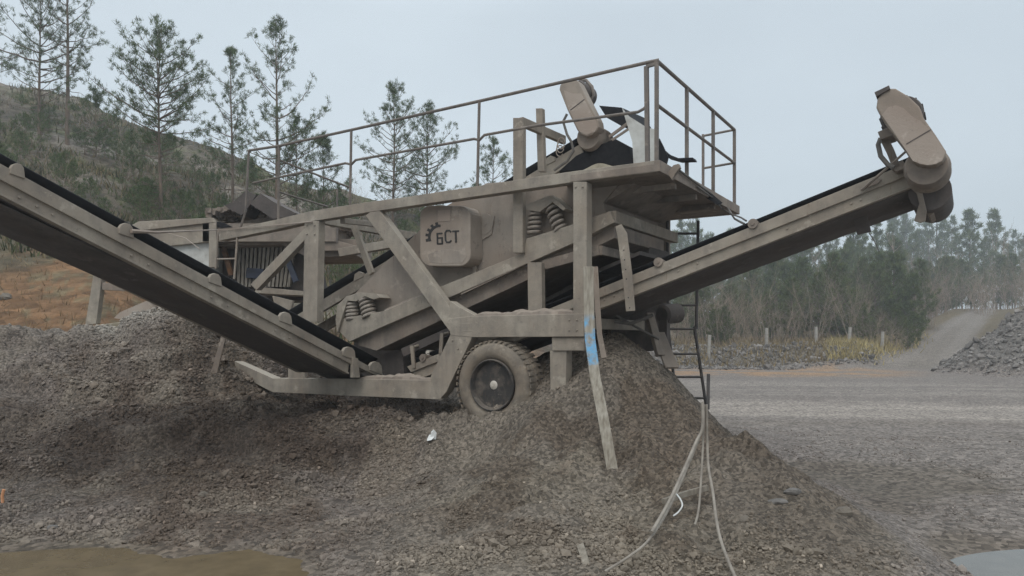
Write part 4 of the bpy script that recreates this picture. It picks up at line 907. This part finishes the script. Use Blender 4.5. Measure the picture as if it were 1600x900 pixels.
# leg, jack and drive parts under the right end
q = MB(); q.beam(W3(1014, 490, 8.6), W3(1032, 556, 8.4), .10, .06); q.beam(W3(1028, 520, 8.7), W3(1050, 575, 8.3), .16, .03); q.build('support_leg', M['steel2'], plant, bevel=.005)
q = MB(); c = W3(1034, 492, 8.9); q.lathe(c, (0.4, 1, .1), [(0, 0), (0, .09), (.03, .12), (.28, .12), (.31, 0)], 20); q.beam(W3(1038, 500, 8.9), W3(1038, 540, 8.9), .10, .10); q.build('hydraulic_motor', M['belly'], plant, smooth=True)
q = MB(); q.tube([W3(x, y, 8.3) for x, y in ((960, 502), (985, 506), (1005, 498), (1020, 492))], .02, 8); q.tube([W3(x, y, 8.4) for x, y in ((940, 480), (975, 500), (1010, 520), (1030, 530))], .014, 8); q.build('hydraulic_hose', M['hose'], plant, smooth=True)
q = MB(); q.prism([W3(x, y, 9.3) for x, y in ((925, 470), (1048, 474), (1046, 545), (925, 560))], (-.2, .5, 0)); q.build('rear_dark_filler', M['belly'], plant, bevel=.01)  # dark block added to fill the bright gap below the conveyor with shade
# rope tied from the left conveyor to the frame
q = MB(); q.tube([Q(205, 361, S0 + .03), Q(243, 363, S0 + .02), L(340, 359, -.02), L(420, 353, -.03), L(488, 346, -.02)], [.022, .014, .009, .009, .011], 6); q.tube([L(262, 364, -.1), L(290, 372, -.1), L(312, 389, -.1)], .006, 5); q.build('tie_rope', M['coverlight'], plant, smooth=True)

# ------------------------------------------------------------------ planks and pole leaning on the frame
def plank(name, ptsd, w, th, m, label, cat):
    mb = MB(); vs = []; fs = []
    P3 = [np.array(((x - 800) / F * d, d, EYE + (HY - y) / F * d)) for x, y, d in ptsd]
    for i, p in enumerate(P3):
        t = P3[min(i + 1, len(P3) - 1)] - P3[max(i - 1, 0)]; t /= np.linalg.norm(t); side = np.cross(t, (0.1, 1, 0)); side /= np.linalg.norm(side); fwd = np.cross(side, t)
        vs += [p + side * a * w / 2 + fwd * b_ * th / 2 for a, b_ in ((-1, -1), (1, -1), (1, 1), (-1, 1))]
    for i in range(len(P3) - 1):
        for k in range(4): fs.append((i * 4 + k, i * 4 + (k + 1) % 4, (i + 1) * 4 + (k + 1) % 4, (i + 1) * 4 + k))
    fs += [(3, 2, 1, 0), tuple(len(vs) - 4 + i for i in range(4))]
    mb.add(vs, fs); o = mb.build(name, m, bevel=.004); tag(o, label, cat); return o
plank('plank', [(919, 417, 7.25), (920, 470, 7.2), (922, 530, 7.12), (930, 590, 7.0), (942, 650, 6.85), (957, 735, 6.68), (964, 772, 6.6)], .10, .035, M['plank'], 'long pale wooden plank daubed with blue paint, leaning on the right end post', 'plank')
plank('pole', [(930, 417, 7.55), (933, 470, 7.55), (937, 525, 7.5), (944, 560, 7.45)], .055, .055, M['cover'], 'short grey pole propped behind the blue daubed plank', 'pole')

# cables, sticks and scraps on the heap
def cable(ptsd, r, label, m='hose', cat='cable', name='cable', group=None, n=8):
    P3 = [np.array(((x - 800) / F * d, d, EYE + (HY - y) / F * d)) for x, y, d in ptsd]
    t = np.linspace(0, len(P3) - 1, (len(P3) - 1) * 6 + 1); Pn = []
    for tt in t:
        i = min(int(tt), len(P3) - 2); f = tt - i; p0 = P3[max(i - 1, 0)]; p1 = P3[i]; p2 = P3[i + 1]; p3 = P3[min(i + 2, len(P3) - 1)]
        Pn.append(.5 * ((2 * p1) + (p2 - p0) * f + (2 * p0 - 5 * p1 + 4 * p2 - p3) * f * f + (3 * p1 - p0 - 3 * p2 + p3) * f ** 3))
    o = MB().tube(Pn, r, n).build(name, M[m], smooth=True); tag(o, label, cat, group); return o
G = 'cables hanging down beside the heap'
M['oldhose'] = plain('dusty hose', [(0.3, (0.17, 0.145, 0.12)), (0.7, (0.31, 0.275, 0.23))], rough=.85, scale=9, bump=.15)
cable([(1098, 628, 6.0), (1098, 668, 5.95), (1088, 690, 5.9), (1066, 740, 5.6), (1045, 785, 5.3), (1018, 832, 4.95)], .0125, 'thick dusty cable slanting left from the bundle and ending in mid slope', 'oldhose', group=G)
cable([(1096, 632, 6.02), (1096, 672, 5.98), (1072, 735, 5.8), (1045, 795, 5.35), (1015, 842, 4.95), (985, 868, 4.8), (945, 893, 4.7)], .009, 'long thin cable sagging to the lower left down to the buried stub', 'oldhose', group=G)
cable([(1100, 632, 6.0), (1099, 680, 6.0), (1096, 740, 5.85), (1091, 800, 5.55), (1080, 836, 5.35)], .009, 'middle cable hanging almost straight down from the bundle', 'oldhose', group=G)
cable([(1104, 632, 6.0), (1105, 690, 6.0), (1107, 730, 5.9), (1114, 770, 5.6), (1119, 810, 5.3), (1128, 850, 5.0), (1150, 905, 4.65)], .011, 'right hand cable running down to the bottom edge', 'oldhose', group=G)
o = plank('steel_bar', [(1107, 584, 6.05), (1106, 640, 6.03)], .026, .02, M['darkrail'], 'short upright steel bar to which the cables are tied', 'bar')
plank('stick', [(1036, 784, 5.62), (1070, 772, 5.75), (1106, 762, 5.85)], .045, .03, M['stick'], 'weathered wooden stick lying across behind the cables', 'stick')
plank('stub', [(907, 852, 5.15), (916, 880, 5.0), (924, 912, 4.9)], .05, .03, M['stick'], 'stub of wood poking out of the gravel at bottom centre', 'stub')
cable([(1057, 772, 5.5), (1063, 780, 5.46), (1066, 790, 5.42), (1060, 800, 5.4), (1052, 806, 5.38)], .006, 'bent white wire loop beside the wooden stick', 'plastic', 'wire', 'wire')
x, y = at(676, hit(676, 690)); q = MB()
q.prism([(-.03, 0, 0), (.035, .01, 0), (.04, .01, .06), (.01, 0, .10), (-.02, 0, .07)], (0, .02, .01)); q.prism([(-.06, -.03, -.01), (-.01, -.04, 0), (.02, 0, .03), (-.04, 0, .03)], (0, .03, .02))
o = q.build('plastic_scrap', M['plastic']); o.location = (x, y, gz(x, y) + .02); tag(o, 'crumpled scrap of white plastic on the gravel left of the wheel', 'scrap')
M['orange'] = plain('orange plastic', [(0.3, (0.5, 0.22, 0.10)), (0.7, (0.62, 0.32, 0.18))], scale=9)
x, y = at(5, hit(5, 786)); q = MB(); q.tube([(0, 0, -.03), (-.01, 0, .06), (.005, 0, .12)], .014, 7); o = q.build('peg', M['orange'], smooth=True); o.location = (x, y, gz(x, y)); tag(o, 'small orange peg sticking out of the bank at the left edge', 'peg')
# ------------------------------------------------------------------ CRUSHER UNIT behind the left conveyor
DC = 13.0
cx0, cy0 = at(330, DC); crus = empty('feed_hopper', (cx0, cy0, gz(cx0, cy0)))
tag(crus, 'dusty box shaped feed hopper on legs, heaped with rubble, behind the long left conveyor', 'hopper')
def K(px, py, d=DC): return np.array(((px - 800) / F * d - cx0, d - cy0, EYE + (HY - py) / F * d - crus.location[2]))
def KP(poly, d=DC): return [K(x, y, d) for x, y in poly]
q = MB(); q.prism(KP([(205, 352), (216, 346), (333, 340), (338, 347), (232, 359), (205, 362)], DC - .05), (0, 1.9, 0)); q.prism(KP([(205, 360), (335, 346), (335, 377), (278, 383), (205, 390)]), (0, 1.8, 0)); q.prism(KP([(326, 345), (338, 345), (338, 418), (326, 418)], DC - .04), (0, .12, 0))
hb = q.build('hopper_body', M['steel'], crus, bevel=.01)
q = MB(); q.prism(KP([(205, 386), (278, 382), (327, 376), (327, 430), (205, 430)], DC + .1), (0, 1.4, 0)); q.build('side_panel', M['white'], crus, bevel=.01)
q = MB(); q.prism(KP([(336, 352), (385, 345), (440, 336), (470, 350), (500, 372), (340, 372)], DC + .3), (0, 1.5, 0)); q.build('rear_wall', M['steel2'], crus, bevel=.01)
q = MB(); q.prism(KP([(338, 370), (560, 374), (558, 400), (480, 402), (440, 382), (338, 384)], DC + .2), (0, 1.3, 0)); q.prism(KP([(420, 360), (460, 357), (556, 384), (556, 392), (500, 392)], DC + .05), (0, .1, 0)); q.build('hopper_rim', M['steel2'], crus, bevel=.01)
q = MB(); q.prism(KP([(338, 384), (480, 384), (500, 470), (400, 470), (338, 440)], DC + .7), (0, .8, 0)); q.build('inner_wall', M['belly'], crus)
q = MB()
for i in range(14): x = 372 + i * 6.5; q.prism(KP([(x, 386), (x + 4, 386), (x + 2 - i * .5, 448), (x - 2 - i * .5, 448)], DC + .55), (0, .1, 0))
q.build('ribbed_liner', M['ridged'], crus)
q = MB(); q.prism(KP([(385, 418), (412, 420), (408, 436), (383, 434)], DC + .45), (0, .1, 0)); q.build('blue_guard', M['blue'], crus, bevel=.01)
q = MB(); q.beam(K(449, 404, DC + .3), K(463, 440, DC + .3), .07, .1); q.build('blue_strut', M['blue'], crus, bevel=.005)
q = MB(); q.beam(K(349, 386, DC + .4), K(362, 430, DC + .4), .08, .08); q.build('rusty_pipe', M['rust'], crus)
q = MB(); q.prism(KP([(400, 448), (475, 455), (475, 462), (398, 458)], DC + .1), (0, .8, 0)); q.prism(KP([(425, 462), (458, 470), (452, 492), (430, 480)], DC), (0, .1, 0)); q.build('lower_deck', M['steel'], crus, bevel=.006)
q = MB(); q.prism(KP([(148, 416), (161, 418), (150, 506), (133, 508)]), (0, .14, 0)); q.build('leg', M['steel'], crus, bevel=.006)
q = MB(); q.prism(KP([(159, 441), (222, 448), (222, 456), (159, 453)], DC + .02), (0, .1, 0)); q.build('cross_bar', M['steel2'], crus, bevel=.006)
q = MB(); q.prism(KP([(178, 497), (187, 488), (236, 467), (247, 468), (241, 494), (215, 502)], DC - .25), (0, .03, 0)); q.prism(KP([(214, 451), (248, 467), (262, 472), (250, 482), (232, 470)], DC - .28), (0, .03, 0)); q.prism(KP([(242, 474), (268, 472), (268, 480), (243, 482)], DC - .2), (0, .3, 0)); q.build('bent_sheet', M['coverlight'], crus)
q = MB(); q.prism(KP([(122, 512), (208, 500), (215, 512), (204, 520), (122, 527)], DC - .4), (0, .9, 0)); q.build('sand_ledge', M['sand'], crus, bevel=.02)
# flaps of steel and belt standing out of the rubble
q = MB(); q.prism(KP([(351, 321), (366, 314), (384, 298), (400, 304), (392, 318), (378, 336), (360, 328)], DC - .10), (.05, .5, .0)); q.build('steel_flap', M['belly'], crus)
q = MB(); q.prism(KP([(390, 318), (407, 302), (425, 314), (462, 333), (455, 338), (426, 342)], DC - .12), (.1, .4, .0)); q.build('steel_flap', M['belly'], crus)
q = MB(); q.prism(KP([(337, 346), (350, 348), (362, 354), (345, 356), (338, 354)], DC - .02), (0, .3, 0)); q.build('rubber_flap', M['rubber'], crus)
# rubble heaped in the hopper
k = 900; xs = rng.uniform(-.1, 2.4, k); ys = rng.uniform(.0, 1.2, k)
hz = K(330, 333)[2] + .18 * np.sin(np.clip((xs + .1) / 1.9, 0, 1) * np.pi) - .10 * xs / 2.4 * 2 * (xs > 1.2) 
sv = MB()
base = np.array([(-1, -1, -1), (1, -1, -1), (1, 1, -1), (-1, 1, -1), (-1, -1, 1), (1, -1, 1), (1, 1, 1), (-1, 1, 1)], float)
for i in range(k):
    s_ = rng.uniform(.02, .055); sv.add(base * s_ * (1 + rng.uniform(-.45, .3, (8, 3))) + np.array((xs[i], ys[i], hz[i] + rng.uniform(-.05, .02))), [(0, 3, 2, 1), (4, 5, 6, 7), (0, 1, 5, 4), (1, 2, 6, 5), (2, 3, 7, 6), (3, 0, 4, 7)])
sv.box((-.15, .0, hz.min() - .3), (2.2, 1.2, hz.min() + .02))
o = sv.build('rubble_fill', M['steel2'], crus); o['kind'] = 'stuff'

# ------------------------------------------------------------------ TREES
def needles_mesh(C, D, n_per, ln, wd, cols):
    """tufts of narrow blades: centres C, directions D"""
    k = len(C); tot = k * n_per
    c = np.repeat(C, n_per, 0); d = np.repeat(D, n_per, 0)
    dd = d * .9 + rng.normal(0, .62, (tot, 3)); dd /= np.linalg.norm(dd, axis=1)[:, None]
    sd_ = np.cross(dd, rng.normal(size=(tot, 3))); sd_ /= np.linalg.norm(sd_, axis=1)[:, None] + 1e-9
    l_ = ln * rng.uniform(.6, 1.25, tot)[:, None]; c0 = c + rng.normal(0, ln * .22, (tot, 3)); w_ = wd * rng.uniform(.7, 1.3, tot)[:, None]
    V = np.stack([c0 - sd_ * w_ * .5, c0 + sd_ * w_ * .5, c0 + dd * l_], 1).reshape(-1, 3)
    T = np.repeat(np.repeat(cols, n_per, 0) * rng.uniform(.7, 1.35, tot)[:, None], 3, 0)
    return V, np.arange(tot * 3).reshape(-1, 3), T

def pine(name, Ht, h0, width, seed, ln=.13, wd=.016, n_per=20, dens=1.0, dead=10, lean=0., top=.55, second=None, pw=1.5, tone=(1, 1, 1)):
    rr = np.random.default_rng(seed); root = empty(name, (0, 0, 0)); tr = MB(); C = []; D = []
    def trunk(off, Ht, h0, width, r0):
        ph = rr.uniform(0, 6, 2)
        f = lambda h: np.array((off[0] + lean * h + .04 * Ht * .12 * math.sin(h / Ht * 5 + ph[0]), off[1] + .04 * Ht * .12 * math.sin(h / Ht * 4 + ph[1]), h))
        hs = np.linspace(-.4, Ht, 14); tr.tube([f(h) for h in hs], [max(.012, r0 * (1 - .93 * max(h, 0) / Ht)) for h in hs], 8)
        for _ in range(dead):
            h = rr.uniform(.12, 1.0) * h0; a_ = rr.uniform(0, 6.28); l_ = width * rr.uniform(.25, .85); e_ = rr.uniform(-.15, .35)
            p = [f(h)]; 
            for k in range(1, 5): p.append(f(h) + np.array((math.cos(a_), math.sin(a_), e_)) * l_ * k / 4 + np.array((0, 0, -.06 * l_ * (k / 4) ** 2)) + rr.normal(0, .03 * l_, 3))
            tr.tube(p, [.016, .013, .010, .007, .004], 4, cap=False)
            for k in (1, 2, 3):
                dr = p[k + 1] - p[k]; dr = dr / np.linalg.norm(dr) + rr.normal(0, .5, 3); tr.tube([p[k], p[k] + dr * l_ * .25], [.006, .003], 3, cap=False)
        h = h0
        while h < Ht * .985:
            t = (h - h0) / (Ht - h0); prof = min(1, .55 + 1.6 * t) * (1 - t ** pw) ** .75 + .05
            nb = max(2, int((5.4 - 1.5 * t) * dens * rr.uniform(.6, 1.25))); a0 = rr.uniform(0, 6.28)
            for k in range(nb):
                a_ = a0 + 6.283 * k / nb + rr.normal(0, .3); l_ = width * prof * rr.uniform(.35, 1.2); e0 = rr.uniform(-.05, .35) + .7 * t ** 1.4; cu = rr.uniform(.2, .75)
                p = [f(h)]; m_ = max(3, int(l_ / .22)); 
                for q in range(1, m_ + 1):
                    x = q / m_; el = e0 + cu * x
                    p.append(p[-1] + np.array((math.cos(a_) * math.cos(el), math.sin(a_) * math.cos(el), math.sin(el))) * l_ / m_ + rr.normal(0, .02, 3))
                tr.tube(p, [max(.004, .022 * (l_ / 1.5) * (1 - .8 * q / m_)) for q in range(m_ + 1)], 4, cap=False)
                def clump(c, dr, n_, rad):
                    for _ in range(n_): C.append(c + rr.normal(0, rad, 3)); D.append(dr * .6 + rr.normal(0, .35, 3) + np.array((0, 0, .45)))
                dr = p[-1] - p[-2]; dr = dr / np.linalg.norm(dr); clump(p[-1], dr, 3, .05 + .02 * l_)
                for q in range(1, m_ + 1):
                    x = q / m_
                    if x < .42: continue
                    dr = p[q] - p[q - 1]; dr = dr / np.linalg.norm(dr)
                    if rr.uniform() < .7 * dens: clump(p[q], dr, 1, .06)
                    if rr.uniform() < .62 * dens:
                        sd_ = np.cross(dr, (0, 0, 1)); sd_ = sd_ / (np.linalg.norm(sd_) + 1e-6)
                        td = dr * rr.uniform(.4, 1.0) + sd_ * rr.choice((-1, 1)) * rr.uniform(.3, 1.1) + np.array((0, 0, rr.uniform(-.1, .8))); td /= np.linalg.norm(td); tl = l_ * rr.uniform(.14, .42) * (1.25 - .6 * x)
                        e_ = p[q] + td * tl + np.array((0, 0, .1 * tl)); tr.tube([p[q], p[q] + td * tl * .5, e_], [.007, .005, .003], 3, cap=False)
                        clump(e_, td, 2, .05)
                        if tl > .25: clump(p[q] + td * tl * .6, td, 1, .05)
            h += rr.uniform(.20, .42) * (1.2 - .45 * t) / max(.6, dens) * (Ht / 7) ** .5
        for k in range(5): C.append(f(Ht - k * .12)); D.append(np.array((0, 0, 1.)))
    trunk((0, 0), Ht, h0, width, .018 * Ht * .62)
    if second: trunk(second[:2], second[2], second[3], second[4], .011 * second[2])
    C = np.array(C); D = np.array(D); 
    shade = rr.uniform(.65, 1.3, len(C)); base = np.array((.078, .108, .046)); alt = np.array((.116, .138, .060))
    mixv = (rr.uniform(0, 1, len(C)) ** 2)[:, None]; cols = (base * (1 - mixv) + alt * mixv) * shade[:, None] * np.array(tone)
    V, T, tc_ = needles_mesh(C, D, n_per, ln, wd, cols)
    tr.build('trunk', M['bark'], root, smooth=True)
    np_mesh('crown', V, T, M['leaf'], tc_, smooth=False, parent=root)
    return root

def place(o, px, d, rz=0, sc_=1.0, dz=0):
    x, y = at(px, d); o.location = (x, y, gz(x, y) + dz); o.rotation_euler[2] = rz; o.scale = (sc_,) * 3; return o
def hgt(px, d, ytop):
    x, y = at(px, d); return EYE + (HY - ytop) / F * d - gz(x, y)
def pine_at(px, d, ytop, hfrac, width, seed, label, **kw):
    Ht = hgt(px, d, ytop); o = pine('pine_tree', Ht, Ht * hfrac, width, seed, **kw); place(o, px, d); tag(o, label, 'pine tree', 'pines standing on the left hillside'); return o
PN = dict(ln=.15, wd=.017, n_per=16)
pine_at(62, 34, -22, .22, 2.9, 1, 'tall sparse twin stemmed pine at the top left corner', second=(1.1, .3, 9.5, 3.0, 2.2), **PN)
pine_at(-35, 36, 10, .25, 2.2, 9, 'pine cut off by the left edge of the picture', **PN)
pine_at(250, 26, 54, .40, 1.95, 2, 'broad bushy pine with long bare pale trunk, standing alone left of the plant', dead=30, dens=1.25, pw=2.6, **PN)
pine_at(362, 32, 76, .16, 1.75, 3, 'slim narrow pine between the broad pine and the tallest pine', dead=10, **PN)
pine_at(432, 29, 34, .16, 2.25, 4, 'tallest dark pine rising behind the tail handrail', second=(.65, .5, 5.2, 2.0, 1.5), dead=10, **PN)
pine_at(615, 36, 138, .10, 2.2, 5, 'pointed pine behind the middle of the side handrail', dead=6, **PN)
pine_at(668, 37, 168, .10, 2.3, 6, 'rounder lower pine beside the pointed one behind the handrail', dead=6, **PN)
pine_at(770, 38, 214, .10, 1.5, 7, 'small pine top just left of the upright frame post', dead=4, **PN)
pine_at(150, 33, 150, .1, 1.5, 8, 'short bushy pine low on the slope between the twin stemmed and broad pines', dead=4, **PN)
pine_at(505, 31, 215, .1, 1.4, 10, 'short pine right of the tallest pine on the slope', dead=4, **PN)

# bare shrubs and birches
def bare(name, Ht, seed, stems=10, spread=.5, r=.012, bark='twig', trunkH=False, sub=6):
    rr = np.random.default_rng(seed); root = empty(name, (0, 0, 0)); tk = MB(); tw = MB()
    def branch(mb, p, d, l, rad, lev):
        k = 5; ps = [p]; 
        for i in range(k): d = d + rr.normal(0, .10, 3) + np.array((0, 0, .03)); d /= np.linalg.norm(d); ps.append(ps[-1] + d * l / k)
        mb.tube(ps, [rad * (1 - .75 * i / k) for i in range(k + 1)], 4 if lev else 6, cap=False)
        if lev < 2:
            for _ in range(sub if lev == 0 else 3):
                i = rr.integers(1 if lev else 2, k + 1); dd = d + rr.normal(0, .55, 3); dd[2] = abs(dd[2]) * .8 + .15; dd /= np.linalg.norm(dd)
                branch(tw, ps[i], dd, l * rr.uniform(.22, .45), rad * .4, lev + 1)
    if trunkH:
        branch(tk, np.array((0, 0, -.3)), np.array((rr.normal(0, .05), rr.normal(0, .05), 1.)), Ht, r, 0)
        tk.build('trunk', M[bark], root, smooth=True); tw.build('crown', M['twig'], root)
    else:
        for _ in range(stems): branch(tk, np.array((rr.normal(0, .3), rr.normal(0, .3), -.1)), np.array((rr.normal(0, spread), rr.normal(0, spread), 1.5)), Ht * rr.uniform(.55, 1.0), r * rr.uniform(.7, 1.2), 0)
        tk.v, tk.f = tk.v, tk.f; o_ = len(tk.v); tk.v += tw.v; tk.f += [tuple(i + o_ for i in f) for f in tw.f]
        tk.build('branches', M[bark], root)
    return root
shr = [bare('bare_shrub', 1.0 * h, 300 + i, stems=s, spread=sp, r=.013, sub=9) for i, (h, s, sp) in enumerate(((3.4, 9, .40), (4.4, 7, .30), (2.6, 11, .55)))]
bir = [bare('birch_tree', 11, 320 + i, r=.10, bark='birch', trunkH=True, sub=14) for i in range(2)]
OL = (1.15, 1.08, .86)
fpn = [pine('pine_tree', 11, 3.4, 2.1, 401, ln=.34, wd=.055, n_per=9, dens=.8, dead=6, tone=OL), pine('pine_tree', 9, 1.4, 2.2, 402, ln=.34, wd=.055, n_per=10, dens=.9, dead=3, tone=OL), pine('pine_tree', 5.5, .4, 1.7, 403, ln=.26, wd=.045, n_per=11, dens=1.0, dead=0, tone=OL)]
used_ = set()
def inst(pool, i, px, d, rz, s, label, cat, group):
    o = pool[i]
    if o.name in used_: o = copy_tree(o)
    used_.add(o.name); place(o, px, d, rz, s); tag(o, label, cat, group); return o
rr = np.random.default_rng(55)
for k in range(52):                                                     # tall pines in the hazy wood
    px = 1035 + (1680 - 1035) * (k + rr.uniform(0, .9)) / 52; d = rr.uniform(85, 135) if px < 1400 else rr.uniform(100, 150)
    i = 0 if rr.uniform() < .6 else 1; target = 352 + rr.normal(0, 16) + (14 if 1150 < px < 1380 else 0); s = hgt(px, d, target) / (11 if i == 0 else 9)
    inst(fpn, i, px, d, rr.uniform(0, 6), float(np.clip(s, .8, 2.6)), 'tall pine blurred by haze in the wood beyond the gravel yard', 'pine tree', 'pines in the hazy wood')
for k in range(80):                                                     # young green pines nearer
    px = rr.uniform(1170, 1425) if k < 28 else rr.uniform(1035, 1430); d = rr.uniform(52, 84) if k < 48 else rr.uniform(48, 60)
    inst(fpn, 2, px, d, rr.uniform(0, 6), rr.uniform(.35 if k > 47 else .6, 1.35 if k < 48 else .75) * d / 62, 'young bushy green pine at the front of the hazy wood', 'pine tree', 'young pines at the edge of the wood')
for k in range(24):
    px = rr.uniform(1035, 1640); d = rr.uniform(75, 120) if px < 1430 else rr.uniform(95, 125)
    inst(bir, k % 2, px, d, rr.uniform(0, 6), float(np.clip(hgt(px, d, rr.uniform(362, 430)) / 12.5, .4, 1.8)), 'leafless pale trunked birch among the pines of the hazy wood', 'birch tree', 'birches in the hazy wood')
for k in range(60):
    px = rr.uniform(1395, 1660); d = rr.uniform(72, 96) if px > 1450 else rr.uniform(58, 80)
    inst(shr, int(rr.integers(0, 3)), px, d, rr.uniform(0, 6), rr.uniform(1.0, 1.6), 'bare undergrowth bush beneath the hazy pines where the road climbs', 'bush', 'undergrowth beneath the far pines')
for k in range(22):
    px = rr.uniform(1380, 1660); d = rr.uniform(83, 97) if px > 1440 else rr.uniform(60, 80)
    inst(fpn, 2, px, d, rr.uniform(0, 6), rr.uniform(.7, 1.3), 'small pine beneath the tall hazy pines where the road climbs', 'pine tree', 'small pines beneath the far wood')
for k in range(44):
    px = 1030 + 385 * (k + rr.uniform(0, 1)) / 44; d = rr.uniform(46.5, 57)
    inst(shr, int(rr.integers(0, 3)), px, d, rr.uniform(0, 6), rr.choice((.45, .7, .9, 1.1, 1.3)), 'leafless brown shrub along the edge of the wood beyond the yard', 'shrub', 'bare shrubs along the edge of the wood')
for k in range(34):                                                     # on the left hill
    px = rr.uniform(-30, 640); d = rr.uniform(22, 40)
    inst(shr, int(rr.integers(0, 3)), px, d, rr.uniform(0, 6), rr.uniform(.25, .6), 'leafless brown bush on the dark hillside behind the plant', 'bush', 'bare bushes on the hillside')
bush = pine('bush', 2.1, .15, 1.05, 777, ln=.17, wd=.024, n_per=8, dens=.75, dead=4)
for k in range(74):
    px = rr.uniform(-40, 360) if k < 52 else rr.uniform(300, 700); d = rr.uniform(22, 37)
    o = bush if k == 0 else copy_tree(bush)
    place(o, px, d, rr.uniform(0, 6), rr.uniform(.35, .85)); tag(o, 'low green bush growing on the dark hillside behind the plant', 'bush', 'green bushes on the hillside')

# fallen birch branch and fence posts at the edge of the wood
for px, d, h, lb in ((1107, 42.3, 1.35, 'pale concrete post nearest the ladder at the edge of the wood'), (1198, 44.5, 1.1, 'second pale post from the ladder, before the brown shrubs'), (1275, 44, 1.15, 'third pale post, in front of the darkest shrubs'), (1327, 46, 1.05, 'thin post left of the yellow grass'), (1378, 47, 1.15, 'thin post standing in the yellow grass')):
    q = MB(); q.prism([(-.07, -.07, -.3), (.07, -.07, -.3), (.07, .07, -.3), (-.07, .07, -.3)], (0, 0, h + .3)); o = q.build('fence_post', M['post'], bevel=.01)
    place(o, px, d); o.rotation_euler = (.03, .04 * math.sin(px), .3); tag(o, lb, 'post', 'fence posts along the wood')

# dry grass: one mass
def grass(name, X, Y, hgt_, wd, cols):
    k = len(X); Z = H(X, Y) - .02; a_ = rng.uniform(0, 6.28, k); hh = hgt_ * rng.uniform(.5, 1.3, k); dx, dy = np.cos(a_) * wd, np.sin(a_) * wd; lx, ly = rng.normal(0, .35, k) * hh, rng.normal(0, .35, k) * hh
    V = np.stack([np.stack([X - dx, Y - dy, Z], -1), np.stack([X + dx, Y + dy, Z], -1), np.stack([X + lx, Y + ly, Z + hh], -1)], 1).reshape(-1, 3)
    return tag(np_mesh(name, V, np.arange(3 * k).reshape(-1, 3), M['grass'], np.repeat(cols, 3, 0), smooth=False), kind='stuff')
k = 30000; px = rng.uniform(-60, 720, k); d = rng.uniform(14.2, 44, k) ; X = (px - 800) / F * d; Y = d
nn_ = fbm(X * .5, Y * .5, 501, 4); kp = (nn_ + rng.normal(0, .12, k) > .02) & ((d > 19) | (rng.uniform(0, 1, k) < .4)); X, Y, nn_, d = X[kp], Y[kp], nn_[kp], d[kp]
c0 = np.where((rng.uniform(0, 1, len(X)) < .45)[:, None], (.062, .072, .030), (.15, .118, .068)) * rng.uniform(.6, 1.3, len(X))[:, None]
c0 = np.where((d < 19)[:, None], np.array((.18, .13, .075)) * rng.uniform(.6, 1.4, len(X))[:, None], c0)
grass('hill_grass', X, Y, np.where(d < 19, .16, .35), np.where(d < 19, .012, .03), c0)
k = 12000; px = rng.uniform(1040, 1460, k); d = 40.5 + 16 * rng.uniform(0, 1, k) ** 1.5; kp = (px + rng.normal(0, 30, k) > 1290) | (rng.uniform(0, 1, k) < .3); px, d = px[kp], d[kp]
rcx_ = np.interp(d, (38, 50, 80), (1425, 1468, 1541)); kp = px + rng.normal(0, 14, len(px)) < rcx_ - np.interp(d, (38, 50, 80), (130, 55, 20)) * .8; px, d = px[kp], d[kp]
X = (px - 800) / F * d; grass('yellow_grass', X, d, .42, .035, np.where((px > 1290)[:, None], (.33, .265, .125), (.20, .15, .08)) * rng.uniform(.6, 1.3, len(X))[:, None])

# ------------------------------------------------------------------ haze: one closed box of thin air
q = MB(); q.box((-245, -30, -2.0), (245, 245, 34)); m = bpy.data.materials.new('haze'); m.use_nodes = True; nt = m.node_tree; nt.nodes.clear()
o_ = nt.nodes.new('ShaderNodeOutputMaterial'); pv = nt.nodes.new('ShaderNodeVolumePrincipled'); pv.inputs['Color'].default_value = (.88, .93, .97, 1); pv.inputs['Density'].default_value = .0019; pv.inputs['Anisotropy'].default_value = 0.4
nt.links.new(pv.outputs['Volume'], o_.inputs['Volume'])
hz_ = q.build('haze', m); hz_['kind'] = 'stuff'
